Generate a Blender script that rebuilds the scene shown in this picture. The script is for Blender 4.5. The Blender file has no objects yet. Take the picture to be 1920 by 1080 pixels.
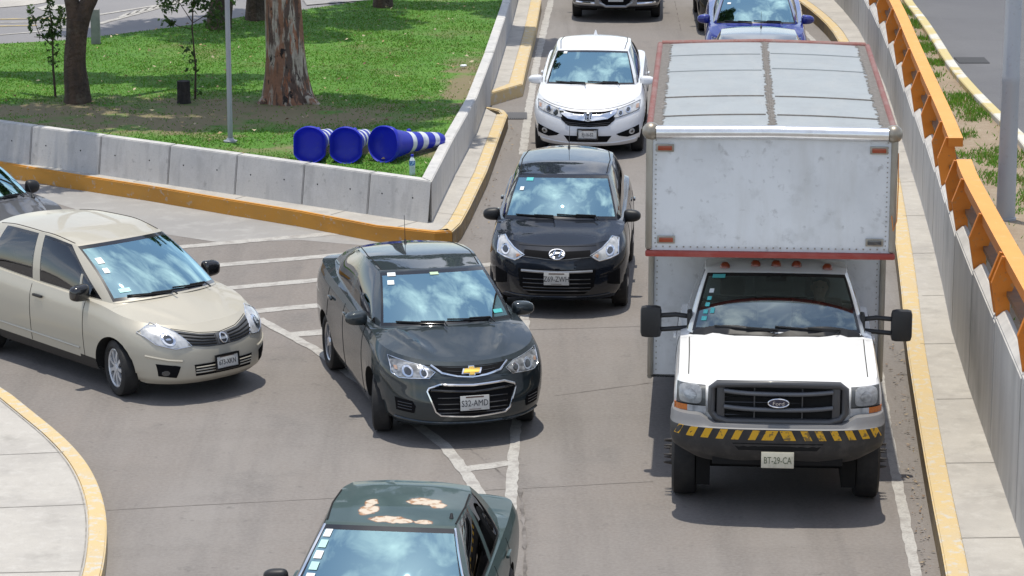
import bpy, bmesh, math, random
import numpy as np
from mathutils import Vector, Matrix
from mathutils.bvhtree import BVHTree
rnd = random.Random(7); nr = np.random.default_rng(7)
R = math.radians; PI = math.pi
SC = bpy.context.scene; COL = SC.collection

# ------------------------------------------------------------------ camera, sky, sun, exposure
F_PX, TH, H = 5500.0, 0.23417, 8.445            # focal length in photo pixels, downward pitch, height above the road
cd = bpy.data.cameras.new('camera'); cam = bpy.data.objects.new('camera', cd); COL.objects.link(cam)
cd.sensor_width = 36; cd.lens = F_PX / 1920 * 36; cd.clip_start = .5; cd.clip_end = 2000
cam.location = (0, 0, H); cam.rotation_euler = (PI / 2 - TH, 0, 0); SC.camera = cam

SUN = Vector((-.03, .05, 1)).normalized()
w = bpy.data.worlds.new('World'); SC.world = w; w.use_nodes = True
wn, wl = w.node_tree.nodes, w.node_tree.links
bg = wn['Background']; bg.inputs[1].default_value = .15
sky = wn.new('ShaderNodeTexSky'); sky.sky_type = 'NISHITA'; sky.sun_disc = False
sky.sun_elevation = math.asin(SUN.z); sky.sun_rotation = math.atan2(SUN.x, SUN.y)
sky.altitude = 600; sky.air_density = 1.0; sky.dust_density = .6; sky.ozone_density = 1.6
tc = wn.new('ShaderNodeTexCoord')
n1 = wn.new('ShaderNodeTexNoise'); n1.inputs['Scale'].default_value = 4.2; n1.inputs['Detail'].default_value = 9; n1.inputs['Roughness'].default_value = .56; n1.inputs['Distortion'].default_value = .5
rp = wn.new('ShaderNodeValToRGB'); rp.color_ramp.elements[0].position = .47; rp.color_ramp.elements[1].position = .84
mx = wn.new('ShaderNodeMix'); mx.data_type = 'RGBA'; mx.inputs[7].default_value = (10.5, 10.3, 10, 1)
hs = wn.new('ShaderNodeHueSaturation'); hs.inputs['Saturation'].default_value = .74; wl.new(sky.outputs[0], hs.inputs['Color'])
wl.new(tc.outputs['Generated'], n1.inputs['Vector']); wl.new(n1.outputs[0], rp.inputs[0])
wl.new(rp.outputs[0], mx.inputs[0]); wl.new(hs.outputs[0], mx.inputs[6]); wl.new(mx.outputs[2], bg.inputs[0])
sd = bpy.data.lights.new('sun', 'SUN'); sd.energy = 3.0; sd.angle = R(.55); sd.color = (1, .945, .84)
so = bpy.data.objects.new('sun', sd); COL.objects.link(so); so.rotation_euler = SUN.to_track_quat('Z', 'Y').to_euler()
vs = SC.view_settings; SC.display_settings.display_device = 'sRGB'; vs.view_transform = 'Standard'; vs.look = 'None'; vs.gamma = 1; vs.use_curve_mapping = False
vs.exposure = .38
try: SC.cycles.max_bounces = 8; SC.cycles.transparent_max_bounces = 12; SC.cycles.caustics_reflective = False; SC.cycles.caustics_refractive = False; SC.cycles.use_denoising = True
except Exception: pass

# ------------------------------------------------------------------ helpers
def G(px, py, z):
    """Where the sight line of photo pixel (px, py) meets the level z: the survey of the place."""
    u, v = (px - 960) / F_PX, (540 - py) / F_PX
    dy, dz = math.cos(TH) + v * math.sin(TH), -math.sin(TH) + v * math.cos(TH)
    t = (z - H) / dz
    return (u * t, dy * t, z)
def link(o, parent=None):
    COL.objects.link(o)
    if parent is not None: o.parent = parent
    return o
def tag(o, label=None, cat=None, group=None, kind=None):
    if label: o['label'] = label
    if cat: o['category'] = cat
    if group: o['group'] = group
    if kind: o['kind'] = kind
    return o
def empty(name, loc=(0, 0, 0), rz=0.):
    o = bpy.data.objects.new(name, None); o.location = loc; o.rotation_euler = (0, 0, rz); o.empty_display_size = .2
    return link(o)
def mk(name, V, F, mats, parent=None, smooth=False, sharp=None, fm=None):
    me = bpy.data.meshes.new(name); me.from_pydata([tuple(map(float, v)) for v in V], [], [tuple(map(int, f)) for f in F])
    if not isinstance(mats, (list, tuple)): mats = [mats]
    for m in mats: me.materials.append(m)
    if fm is not None: me.polygons.foreach_set('material_index', list(fm))
    if smooth:
        me.polygons.foreach_set('use_smooth', [True] * len(me.polygons))
        if sharp: me.set_sharp_from_angle(angle=R(sharp))
    me.validate(); me.update()
    return link(bpy.data.objects.new(name, me), parent)
def bmo(name, bm, mats, parent=None, smooth=False, sharp=None, normals=True):
    if normals: bmesh.ops.recalc_face_normals(bm, faces=bm.faces)
    me = bpy.data.meshes.new(name); bm.to_mesh(me); bm.free()
    if not isinstance(mats, (list, tuple)): mats = [mats]
    for m in mats: me.materials.append(m)
    if smooth:
        me.polygons.foreach_set('use_smooth', [True] * len(me.polygons))
        if sharp: me.set_sharp_from_angle(angle=R(sharp))
    return link(bpy.data.objects.new(name, me), parent)
def dup(root, loc=None, rz=None):
    c = root.copy(); COL.objects.link(c)
    if loc is not None: c.location = loc
    if rz is not None: c.rotation_euler = (0, 0, rz)
    for ch in root.children:
        k = dup(ch); k.parent = c
    return c
def box(bm, c, s, bev=0., rot=None, mi=0):
    M = Matrix.Translation(c) @ (rot.to_4x4() if rot is not None else Matrix()) @ Matrix.Diagonal((s[0], s[1], s[2], 1))
    r = bmesh.ops.create_cube(bm, size=1, matrix=M)
    fs = set(f for v in r['verts'] for f in v.link_faces)
    for f in fs: f.material_index = mi
    if bev > 0:
        es = list(set(e for v in r['verts'] for e in v.link_edges))
        q = bmesh.ops.bevel(bm, geom=es, offset=bev, segments=2, affect='EDGES', profile=.6)
        for f in q['faces']: f.material_index = mi
def boxo(name, c, s, m, parent=None, bev=.01, rot=None):
    bm = bmesh.new(); box(bm, c, s, bev, rot); return bmo(name, bm, m, parent, True, 40)
def tube(bm, P, r, n=8, closed=False, cap=True, mi=0):
    P = [Vector(p) for p in P]; N = len(P); rs = r if isinstance(r, (list, tuple)) else [r] * N
    rings = []; up = None
    for i in range(N):
        a = P[i - 1] if (i > 0 or closed) else P[i]; b = P[(i + 1) % N] if (i < N - 1 or closed) else P[i]
        t = (b - a); t = t.normalized() if t.length > 1e-9 else Vector((0, 0, 1))
        if up is None: up = Vector((0, 0, 1)) if abs(t.z) < .9 else Vector((1, 0, 0))
        x = t.cross(up); x = x.normalized() if x.length > 1e-6 else t.orthogonal().normalized()
        y = x.cross(t).normalized(); up = y
        rings.append([bm.verts.new(P[i] + (x * math.cos(2 * PI * k / n) + y * math.sin(2 * PI * k / n)) * rs[i]) for k in range(n)])
    for i in range(N if closed else N - 1):
        A, B = rings[i], rings[(i + 1) % N]
        for k in range(n):
            f = bm.faces.new((A[k], A[(k + 1) % n], B[(k + 1) % n], B[k])); f.material_index = mi
    if cap and not closed:
        f = bm.faces.new(rings[0][::-1]); f.material_index = mi
        f = bm.faces.new(rings[-1]); f.material_index = mi
def tubeo(name, P, r, m, parent=None, n=8, closed=False):
    bm = bmesh.new(); tube(bm, P, r, n, closed); return bmo(name, bm, m, parent, True, 50)
def lathe(bm, prof, axis='x', n=32, c=(0, 0, 0), mi=None, closed=False, cap=True):
    """prof: (axial, radius) pairs turned round the axis."""
    rings = []
    for a, r in prof:
        ring = []
        for k in range(n):
            t = 2 * PI * k / n
            p = {'x': (a, r * math.cos(t), r * math.sin(t)), 'z': (r * math.cos(t), r * math.sin(t), a), 'y': (r * math.cos(t), a, r * math.sin(t))}[axis]
            ring.append(bm.verts.new(Vector(p) + Vector(c)))
        rings.append(ring)
    for i in range(len(rings) - 1 + (1 if closed else 0)):
        A, B = rings[i], rings[(i + 1) % len(rings)]
        for k in range(n):
            f = bm.faces.new((A[k], A[(k + 1) % n], B[(k + 1) % n], B[k]))
            if mi is not None: f.material_index = mi[i] if isinstance(mi, (list, tuple)) else mi
    if not closed and cap:
        for rg in (rings[0], rings[-1]):
            try: bm.faces.new(rg)
            except Exception: pass
def pchip(xs, ys):
    xs = np.array(xs, float); ys = np.array(ys, float); h = np.diff(xs); dl = np.diff(ys) / h
    m = np.zeros(len(xs)); m[0] = dl[0]; m[-1] = dl[-1]
    for i in range(1, len(xs) - 1):
        if dl[i - 1] * dl[i] > 0:
            w1, w2 = 2 * h[i] + h[i - 1], h[i] + 2 * h[i - 1]
            m[i] = (w1 + w2) / (w1 / dl[i - 1] + w2 / dl[i])
    def f(x):
        x = np.clip(np.asarray(x, float), xs[0], xs[-1]); i = np.clip(np.searchsorted(xs, x, 'right') - 1, 0, len(xs) - 2)
        t = (x - xs[i]) / h[i]
        return (ys[i] * (1 + 2 * t) * (1 - t) ** 2 + h[i] * m[i] * t * (1 - t) ** 2 + ys[i + 1] * t * t * (3 - 2 * t) + h[i] * m[i + 1] * t * t * (t - 1))
    return f
def text_mesh(name, s, size, M, m, parent, sx=1., ext=.001):
    cu = bpy.data.curves.new(name, 'FONT'); cu.body = s; cu.size = size; cu.align_x = 'CENTER'; cu.align_y = 'CENTER'; cu.extrude = ext; cu.resolution_u = 3
    o = bpy.data.objects.new('text_source', cu); COL.objects.link(o)
    dg = bpy.context.evaluated_depsgraph_get(); me = bpy.data.meshes.new_from_object(o.evaluated_get(dg))
    bpy.data.objects.remove(o); me.transform(M @ Matrix.Diagonal((sx, 1, 1, 1))); me.materials.clear(); me.materials.append(m); me.name = name
    return link(bpy.data.objects.new(name, me), parent)

def translucent(m, f):
    N, L = m.node_tree.nodes, m.node_tree.links; b = N['Principled BSDF']; t = N.new('ShaderNodeBsdfTranslucent'); x = N.new('ShaderNodeMixShader'); x.inputs[0].default_value = f
    if b.inputs['Base Color'].links: L.new(b.inputs['Base Color'].links[0].from_socket, t.inputs[0])
    else: t.inputs[0].default_value = b.inputs['Base Color'].default_value
    L.new(b.outputs[0], x.inputs[1]); L.new(t.outputs[0], x.inputs[2]); L.new(x.outputs[0], N['Material Output'].inputs[0]); return m
# ------------------------------------------------------------------ materials
def mat(name, col, rough=.6, metal=0., coat=0., layers=(), bump=None, coord='Object', spec=.5, coat_rough=.03, stretch=None):
    """layers: (scale, low, high, colour, amount, detail[, stretch]) noise layers laid over the base colour."""
    m = bpy.data.materials.new(name); m.use_nodes = True; nt = m.node_tree; N, L = nt.nodes, nt.links
    b = N['Principled BSDF']; c4 = (*col, 1)
    b.inputs['Base Color'].default_value = c4; b.inputs['Roughness'].default_value = rough; b.inputs['Metallic'].default_value = metal
    b.inputs['Coat Weight'].default_value = coat; b.inputs['Coat Roughness'].default_value = coat_rough; b.inputs['Specular IOR Level'].default_value = spec
    if layers or bump:
        t = N.new('ShaderNodeTexCoord'); src = t.outputs[coord]
    cur = None
    for ly in layers:
        sc, lo, hi, c2, amt, det = ly[:6]
        v = src
        if len(ly) > 6:
            mp = N.new('ShaderNodeMapping'); mp.inputs['Scale'].default_value = ly[6]; L.new(src, mp.inputs[0]); v = mp.outputs[0]
        nz = N.new('ShaderNodeTexNoise'); nz.inputs['Scale'].default_value = sc; nz.inputs['Detail'].default_value = det; nz.inputs['Roughness'].default_value = .6
        L.new(v, nz.inputs['Vector'])
        mr = N.new('ShaderNodeMapRange'); mr.inputs[1].default_value = lo; mr.inputs[2].default_value = hi; mr.inputs[3].default_value = 0; mr.inputs[4].default_value = amt
        L.new(nz.outputs[0], mr.inputs[0])
        x = N.new('ShaderNodeMix'); x.data_type = 'RGBA'; L.new(mr.outputs[0], x.inputs[0])
        if cur is None: x.inputs[6].default_value = c4
        else: L.new(cur, x.inputs[6])
        x.inputs[7].default_value = (*c2, 1); cur = x.outputs[2]
    if cur is not None: L.new(cur, b.inputs['Base Color'])
    if bump:
        nz = N.new('ShaderNodeTexNoise'); nz.inputs['Scale'].default_value = bump[0]; nz.inputs['Detail'].default_value = 5; L.new(src, nz.inputs['Vector'])
        bp = N.new('ShaderNodeBump'); bp.inputs['Strength'].default_value = bump[1]; bp.inputs['Distance'].default_value = bump[2] if len(bump) > 2 else .02
        L.new(nz.outputs[0], bp.inputs['Height']); L.new(bp.outputs[0], b.inputs['Normal'])
    return m
def glass(name, tint, base=.2, gain=.8, gl=(1, 1, 1)):
    m = bpy.data.materials.new(name); m.use_nodes = True; N, L = m.node_tree.nodes, m.node_tree.links
    for n in list(N): N.remove(n)
    o = N.new('ShaderNodeOutputMaterial'); mx = N.new('ShaderNodeMixShader'); tr = N.new('ShaderNodeBsdfTransparent'); gs = N.new('ShaderNodeBsdfGlossy'); fr = N.new('ShaderNodeFresnel')
    tr.inputs[0].default_value = (*tint, 1); gs.inputs[0].default_value = (*gl, 1); gs.inputs['Roughness'].default_value = .012; fr.inputs[0].default_value = 1.5
    ma = N.new('ShaderNodeMath'); ma.operation = 'MULTIPLY_ADD'; ma.inputs[1].default_value = gain; ma.inputs[2].default_value = base; ma.use_clamp = True
    L.new(fr.outputs[0], ma.inputs[0]); L.new(ma.outputs[0], mx.inputs[0]); L.new(tr.outputs[0], mx.inputs[1]); L.new(gs.outputs[0], mx.inputs[2]); L.new(mx.outputs[0], o.inputs[0])
    return m
def paint(name, col, metal=.35, rough=.38, dust=.12, coat=1., spec=.12, ior=1.65):
    m = mat(name, col, rough, metal, coat, layers=[(3, .35, .75, tuple(min(1, c * 1.0 + .05) for c in col), dust, 5), (40, .5, .8, tuple(min(1, c + .04) for c in col), dust * .6, 3)], coat_rough=.03, spec=spec)
    m.node_tree.nodes['Principled BSDF'].inputs['Coat IOR'].default_value = ior; return m

M = {}
M['rubber'] = mat('tyre_rubber', (.012, .012, .013), .75, layers=[(9, .4, .8, (.05, .047, .043), .5, 4)])
M['black'] = mat('black_plastic', (.012, .012, .013), .5)
M['gloss_black'] = mat('gloss_black', (.01, .01, .011), .18, coat=.6)
M['well'] = mat('wheel_well', (.006, .006, .006), .95)
M['chrome'] = mat('chrome', (.82, .83, .85), .12, 1.)
M['alloy'] = mat('alloy', (.55, .56, .58), .32, .8)
M['hubcap'] = mat('hubcap', (.58, .59, .61), .38, .35, .4)
M['disc'] = mat('brake_shadow', (.02, .02, .02), .6)
M['interior'] = mat('interior_trim', (.035, .036, .037), .8)
M['seat'] = mat('seat_cloth', (.07, .07, .072), .9)
M['beige'] = mat('seat_beige', (.22, .2, .17), .9)
M['grey_plate'] = mat('plate_paint', (.55, .55, .53), .45, layers=[(30, .45, .8, (.35, .34, .32), .5, 4)])
M['ink'] = mat('plate_ink', (.03, .03, .04), .5)
M['ink_green'] = mat('plate_strip', (.10, .06, .05), .5)
M['lens'] = mat('headlight_lens', (.40, .41, .42), .22, .1, 1., layers=[(7, .35, .65, (.58, .59, .60), .8, 2, (1, 1, 2.5)), (11, .50, .72, (.14, .145, .15), .55, 1, (1.6, 1, .6))])
M['lens_smoke'] = mat('headlight_smoke', (.17, .175, .18), .2, .2, 1., layers=[(9, .40, .62, (.44, .45, .46), .8, 2, (1, 1, 2.5)), (12, .50, .68, (.05, .052, .055), .7, 1)])
M['grille_black'] = mat('grille_black', (.008, .008, .009), .9, spec=.08)
M['lens_dark'] = mat('headlight_dark', (.06, .065, .07), .15, .4, 1.)
M['amber'] = mat('amber_lens', (.62, .17, .02), .25, 0, .8, layers=[(60, .4, .7, (.4, .09, .01), .5, 2)])
M['amber_dim'] = mat('amber_bulb', (.42, .20, .10), .3, 0, .8, layers=[(40, .4, .6, (.36, .33, .30), .7, 2)])
M['reflector'] = mat('bulb_reflector', (.55, .56, .57), .2, .4, .5, layers=[(35, .4, .6, (.3, .31, .33), .6, 2)])
M['white'] = mat('sticker_white', (.75, .78, .78), .4)
M['cyan'] = mat('sticker_cyan', (.10, .50, .50), .4)
M['tail'] = mat('tail_lens', (.35, .01, .012), .2, 0, .8)
M['glass'] = glass('windshield_glass', (.42, .58, .57), .48, 1.3, (.62, .95, 1))
M['side_glass'] = glass('side_glass', (.30, .36, .36), .06, 1.1)
M['dark_glass'] = glass('tinted_glass', (.05, .055, .06), .07, 1.)
M['gap'] = mat('panel_gap', (.004, .004, .004), .9)
# ------------------------------------------------------------------ vehicles: one lofted shell, split into body, hood, roof, doors and panes
class Car:
    def __init__(s, S, name, label, cat, x, y, a, paintm, group=None):
        s.S = S; s.root = empty(name, (x, y, 0), a); tag(s.root, label, cat, group); s.pm = paintm
        s.shell()
    # ---- greenhouse surface: q runs 0 front centre, 1 screen edge, 2 side glass front, 3-4 middle pillar, 5 rear glass end, 6 rear screen edge, 7 rear centre
    def gh(s, q, t):
        S = s.S; q = abs(q)
        def edge(cv, side):
            fd, fdz, rd, rdz, pts, nd = cv[:6]
            if side == 0:
                x1, d1, z1 = pts[0][1], pts[0][0], pts[0][2]; u = q
                return np.array([x1 * u, fd + (d1 - fd) * u ** 2.2, fdz + (z1 - fdz) * u ** 2.2])
            if side == 2:
                x1, d1, z1 = pts[-1][1], pts[-1][0], pts[-1][2]; u = 7 - q
                return np.array([x1 * u, rd + (d1 - rd) * u ** 2.2, rdz + (z1 - rdz) * u ** 2.2])
            i = min(int(q), 5); d = nd[i - 1] + (nd[i] - nd[i - 1]) * (q - i)
            return np.array([cv[6](d), d, cv[7](d)])
        side = 0 if q <= 1 else (2 if q >= 6 else 1)
        b, tt = edge(s.Bc, side), edge(s.Tc, side)
        p = b + (tt - b) * t
        bl = 4 * t * (1 - t)
        if side == 1: p = p + bl * S.get('sb', .022) * np.array([1, 0, .35])
        else: p = p + bl * S.get('wb', .03) * np.array([0, -1 if side == 0 else 1, .8])
        return p
    def shell(s):
        S = s.S; L, W = S['L'], S['W']
        for k in ('B', 'T'):
            cv = list(S[k]); pts = cv[4]; ds = [p[0] for p in pts]
            cv += [pchip(ds, [p[1] for p in pts]), pchip(ds, [p[2] for p in pts])]
            setattr(s, k + 'c', cv)
        nt = S.get('nt', 24); t = np.linspace(0, 1, nt); pt = S['pt']
        Wk = pchip(pt, S['pw'])(t) * W; Df = pchip(pt, S['pf'])(t); Dr = pchip(pt, S['pr'])(t)
        zs = pchip(*zip(*S['zsh'])); zb = pchip(*zip(*S['zb'])); tap = pchip(*zip(*S.get('taper', [(0, .97), (.9, 1), (L - 1, 1), (L, .96)])))
        Rf, n1_, Rr, n2_ = S['corner']
        rows = []
        def row(X, D):
            T_ = tap(D); X = X * T_
            Z = zb(D) + (zs(D) - zb(D)) * t
            for dw in (S['af'], S['ar']):
                X = X + S.get('flare', .012) * np.exp(-((D - dw) / .36) ** 2) * np.exp(-((Z - .55) / .22) ** 2) * (X > .5 * W)
            rows.append(np.stack([X, D, Z], 1))
        nf, ns, nrr = 22, max(40, int((L - Rf - Rr) / .035)), 12
        for ph in np.linspace(0, PI / 2, nf):
            c = math.sin(ph) ** (2 / n1_); e = 1 - max(0, math.cos(ph)) ** (2 / n1_)
            row(Wk * c, Df + Rf * e)
        for u in np.linspace(0, 1, ns)[1:]: row(Wk, (Df + Rf) * (1 - u) + (L - Dr - Rr) * u)
        for ph in np.linspace(PI / 2, 0, nrr)[1:]:
            c = math.sin(ph) ** (2 / n2_); e = 1 - max(0, math.cos(ph)) ** (2 / n2_)
            row(Wk * c, L - Dr - Rr * e)
        G_ = np.array(rows); K = len(G_)
        V, F, T = [], [], []
        def add_grid(P, tagf):
            b = len(V); a, c = P.shape[:2]; V.extend(P.reshape(-1, 3))
            for i in range(a - 1):
                for j in range(c - 1):
                    F.append((b + i * c + j, b + (i + 1) * c + j, b + (i + 1) * c + j + 1, b + i * c + j + 1))
                    T.append(tagf(i, j, (P[i, j] + P[i + 1, j + 1]) / 2))
        dr = S.get('doors', ()); sill = S.get('sill', 0)
        def lower_tag(i, j, c):
            if c[0] > .7 * W and c[2] > S.get('dz', .27):
                for k, (d0, d1) in enumerate(dr):
                    if d0 < c[1] < d1: return 'door%d' % k
            if sill and c[2] < sill and S['af'] < c[1] < S['ar'] and c[0] > .6 * W: return 'sill'
            return 'body'
        add_grid(G_, lower_tag)
        nlow = len(V)
        # top: hood, ledges, trunk
        A = G_[:, -1, :].copy(); B0, B1, B6, B7 = s.gh(0, 0), s.gh(1, 0), s.gh(6, 0), s.gh(7, 0)
        fi = lambda d: int(np.argmax(A[:, 1] >= d))
        k1 = fi(S['k'][0]); k2 = fi(S['k'][1]); k3 = fi(S['k'][2]); k4 = min(K - 2, max(fi(S['k'][3]), k3 + 3))
        hz = pchip(*zip(*([(A[0][1], A[0][2])] + S['hood'] + [(B0[1], B0[2])])))
        tz = pchip(*zip(*([(B7[1], B7[2])] + S.get('trunk', []) + [(max(A[-1][1], B7[1] + .01 + sum(.01 for _ in S.get('trunk', []))), A[-1][2])])))
        nv = 16; vv = np.linspace(0, 1, nv); P = np.zeros((K, nv, 3)); hood_of = {}
        cv = S.get('crown', 2.)
        for k in range(K):
            a = A[k]
            if k <= k1:
                u = (a[1] - A[0][1]) / (A[k1][1] - A[0][1]); d = A[0][1] + (B0[1] - A[0][1]) * u; I = np.array([0, d, float(hz(d))])
            elif k <= k2: I = s.gh(2 * (k - k1) / (k2 - k1), 0)
            elif k <= k3: I = s.gh(2 + 4 * (k - k2) / (k3 - k2), 0)
            elif k <= k4: I = s.gh(6 + (k - k3) / (k4 - k3), 0)
            else:
                u = (a[1] - A[k4][1]) / max(1e-6, (A[-1][1] - A[k4][1])); d = B7[1] + (A[-1][1] - B7[1]) * u; I = np.array([0, d, float(tz(d))])
            P[k, :, 0] = a[0] + (I[0] - a[0]) * vv; P[k, :, 1] = a[1] + (I[1] - a[1]) * vv
            e = 1 - (1 - vv) ** cv if (k <= k1 or k > k4) else vv
            P[k, :, 2] = a[2] + (I[2] - a[2]) * e
            if k <= k1:
                for (x0, x1, amp, wd, d0) in S.get('ridge', ()):
                    xx = x0 + (x1 - x0) * (P[k, :, 1] - A[0][1]) / (B0[1] - A[0][1])
                    P[k, :, 2] += amp * np.exp(-((P[k, :, 0] - xx) / wd) ** 2) * np.clip((P[k, :, 1] - d0) / .2, 0, 1)
        hx = S.get('hoodx', .88)
        add_grid(P, lambda i, j, c: 'hood' if i < k1 and c[0] < hx * W else 'body')
        # greenhouse
        def qs():
            o = []
            for a, b, n in ((0, 1, 18), (1, 2, 3), (2, 3, 14), (3, 4, 3), (4, 5, 12), (5, 6, 6), (6, 7, 10)):
                l = list(np.linspace(a, b, n + 1)[:-1])
                if a == 0: l += [.965]
                if a == 6: l = [6, 6.05] + [x for x in l if x > 6.06]
                if a in (2, 4): l = [a, a + .035] + [x for x in l if a + .04 < x < b - .04] + [b - .03]
                o += l
            return o + [7.]
        Q = qs(); tt = [0, .025, .075, .2, .35, .5, .65, .8, .9, .935, .965, 1.]
        fr = S.get('quarter', None)
        def gtag(i, j, c):
            q = (Q[i] + Q[i + 1]) / 2; t_ = (tt[j] + tt[j + 1]) / 2; inn = .075 < t_ < .9
            if .025 < t_ < .965:
                if q < 1: return 'windshield' if (q < .965 and inn) else 'screen_band'
                if 2 < q < 3 and not S.get('nofront'): return 'front_window' if (2.035 < q < 2.97 and inn) else 'window_seal0'
                if 4 < q < 5 and not S.get('noback'): return 'rear_window' if (4.035 < q < 4.97 and inn) else 'window_seal1'
                if q > 6: return 'rear_screen' if (q > 6.05 and inn) else 'screen_band'
                if fr and 3 < q < 4: return 'window_seal0'
            return 'body'
        add_grid(np.array([[s.gh(q, t_) for t_ in tt] for q in Q]), gtag)
        # roof
        Te = np.array([s.gh(q, 1) for q in Q]); rz = pchip(*zip(*([(Te[0][1], Te[0][2])] + S['roof'] + [(Te[-1][1], Te[-1][2])])))
        P = np.zeros((len(Q), 14, 3)); vv = np.linspace(0, 1, 14)
        for i in range(len(Q)):
            d = Te[i][1]; I = np.array([0, d, float(rz(d))])
            P[i, :, 0] = Te[i][0] * (1 - vv); P[i, :, 1] = d; P[i, :, 2] = Te[i][2] + (I[2] - Te[i][2]) * (1 - (1 - vv) ** 2.6)
        add_grid(P, lambda i, j, c: 'roof' if j > 0 or S.get('fullroof') else 'body')
        V = np.array(V, float); F = np.array(F); T = np.array(T)
        # wheel arches
        wells = []
        keep = np.ones(len(F), bool); snapped = set()
        for dw, ra in ((S['af'], S['arch']), (S['ar'], S['arch'])):
            r = np.hypot(V[:, 1] - dw, V[:, 2] - S['rw']); ins = (r < ra) & (V[:, 0] > .55 * W); ins[nlow:] = False
            fi_ = ins[F].any(1); keep &= ~fi_
            touched = set(F[fi_].ravel()) - set(np.nonzero(ins)[0])
            bnd = np.array(sorted(touched), int)
            bnd = bnd[V[bnd, 0] > .5 * W]
            sc_ = ra / np.maximum(r[bnd], 1e-6)
            V[bnd, 1] = dw + (V[bnd, 1] - dw) * sc_; V[bnd, 2] = S['rw'] + (V[bnd, 2] - S['rw']) * sc_
            wells.append((dw, ra))
        F = F[keep]; T = T[keep]
        # both sides
        Vm = V.copy(); Vm[:, 0] *= -1; n = len(V)
        VV = np.concatenate([V, Vm]); FF = np.concatenate([F, F[:, ::-1] + n]); TT = np.concatenate([T, T]); SS = np.array([1] * len(F) + [-1] * len(F))
        s.bvh = BVHTree.FromPolygons([Vector(v) for v in VV], [tuple(map(int, f)) for f in FF])
        mats = dict(body=s.pm, hood=s.pm, roof=S.get('roofmat', s.pm), sill=M['black'], windshield=M['glass'], screen_band=M['gloss_black'], front_window=S.get('fglass', M['side_glass']), rear_window=S.get('rglass', M['side_glass']),
                    window_seal0=M['gloss_black'], window_seal1=M['gloss_black'], rear_screen=M['side_glass'])
        def emit(nm, mask, m, parent):
            f = FF[mask]
            if not len(f): return None
            u, inv = np.unique(f.ravel(), return_inverse=True)
            bm = bmesh.new(); vs_ = [bm.verts.new(v) for v in VV[u]]
            for q in inv.reshape(-1, 4):
                try: bm.faces.new([vs_[i] for i in q])
                except ValueError: pass
            bmesh.ops.remove_doubles(bm, verts=bm.verts, dist=.0004)
            bmesh.ops.dissolve_degenerate(bm, dist=.0002, edges=bm.edges)
            return bmo(nm, bm, m, parent, True, S.get('sharp', 38))
        s.body = emit('body', TT == 'body', s.pm, s.root)
        for nm, par in (('hood', s.root), ('roof', s.root), ('sill', s.body), ('windshield', s.root), ('rear_screen', s.root)):
            o = emit(nm, TT == nm, mats[nm], par)
            if nm == 'windshield': s.screen = o
            if nm == 'rear_screen': s.rear = o
            if nm == 'hood': s.hoodo = o
            if nm == 'roof': s.roofo = o
        isf = np.array([VV[f].mean(0)[1] < S['L'] * .55 for f in FF])
        emit('window_surround', (TT == 'screen_band') & isf, M['gloss_black'], s.screen); emit('window_surround', (TT == 'screen_band') & ~isf, M['gloss_black'], s.rear)
        for sd_ in (1, -1):
            for k in range(len(dr)):
                d = emit('door', (TT == 'door%d' % k) & (SS == sd_), s.pm, s.root)
                if sd_ == 1: pass
                h0, h1 = dr[k]
                if d is not None and S.get('handle', True):
                    hz_ = S.get('hz', .86); p = s.side(sd_, h1 - .17, hz_)
                    if p: 
                        bm = bmesh.new(); box(bm, p[0] + Vector((sd_ * .022, 0, 0)), (.03, .17, .03), .011); bmo('handle', bm, S.get('handlemat', s.pm), d, True, 40)
            for nm, sl, wk in (('front_window', 'window_seal0', 0), ('rear_window', 'window_seal1', 1)):
                g = emit('side_window', (TT == nm) & (SS == sd_), mats[nm], s.root)
                if g is not None: emit('window_seal', (TT == sl) & (SS == sd_), M['gloss_black'], g)
        # wheel wells, floor pan
        for dw, ra in wells:
            for sx in (1, -1):
                bm = bmesh.new(); N = 24; xo = None; ring = []
                for k in range(N + 1):
                    an = -.45 + (PI + .9) * k / N; d, z = dw + ra * math.cos(an), S['rw'] + ra * math.sin(an)
                    h = s.bvh.ray_cast(Vector((sx * 3, dw + (ra + .015) * math.cos(an), max(.12, S['rw'] + (ra + .015) * math.sin(an)))), Vector((-sx, 0, 0)))
                    x = abs(h[0].x) if h[0] is not None and abs(h[0].x) > .5 * W else W * .78
                    ring.append((bm.verts.new((sx * (x - .004), d, z)), bm.verts.new((sx * W * S.get('wellx', .42), d, z))))
                for k in range(N): bm.faces.new((ring[k][0], ring[k + 1][0], ring[k + 1][1], ring[k][1]))
                bm.faces.new([r[1] for r in ring]); bmo('wheel_well', bm, M['well'], s.body, True, 40)
        bm = bmesh.new(); zf = S.get('floor', .2)
        box(bm, (0, L / 2 + .15, zf + .05), (W * 1.5, L - 1.0, .05)); box(bm, (0, (S['af'] + .35 + S['B'][0]) / 2 + .2, zf + .25), (W * 1.7, .05, .5)); bmo('floor_pan', bm, M['well'], s.body)
        # wheels
        bm = bmesh.new(); rw, tw = S['rw'], S.get('tw', .19); h = tw / 2; rr = S.get('rim', .64) * rw
        lathe(bm, [(-h * .8, rr), (-h, rr + .02), (-h, rw * .9), (-h * .82, rw * .985), (-h * .4, rw), (h * .4, rw), (h * .82, rw * .985), (h, rw * .9), (h, rr + .02), (h * .8, rr)], 'x', 40, closed=True)
        proto = bmo('wheel', bm, M['rubber'], s.root, True, 35)
        bm = bmesh.new(); st = S.get('wheel', 'spoke5'); e = h * .72
        lathe(bm, [(h * .80, rr), (h * .84, rr * .95), (e, rr * .90), (-h * .5, rr * .88)], 'x', 36, cap=False)
        lathe(bm, [(e - .05, 0.001), (e - .05, rr * .9)], 'x', 36, mi=1, cap=False)
        ns_ = int(st[5:]) if st.startswith('spoke') else 9
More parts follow.
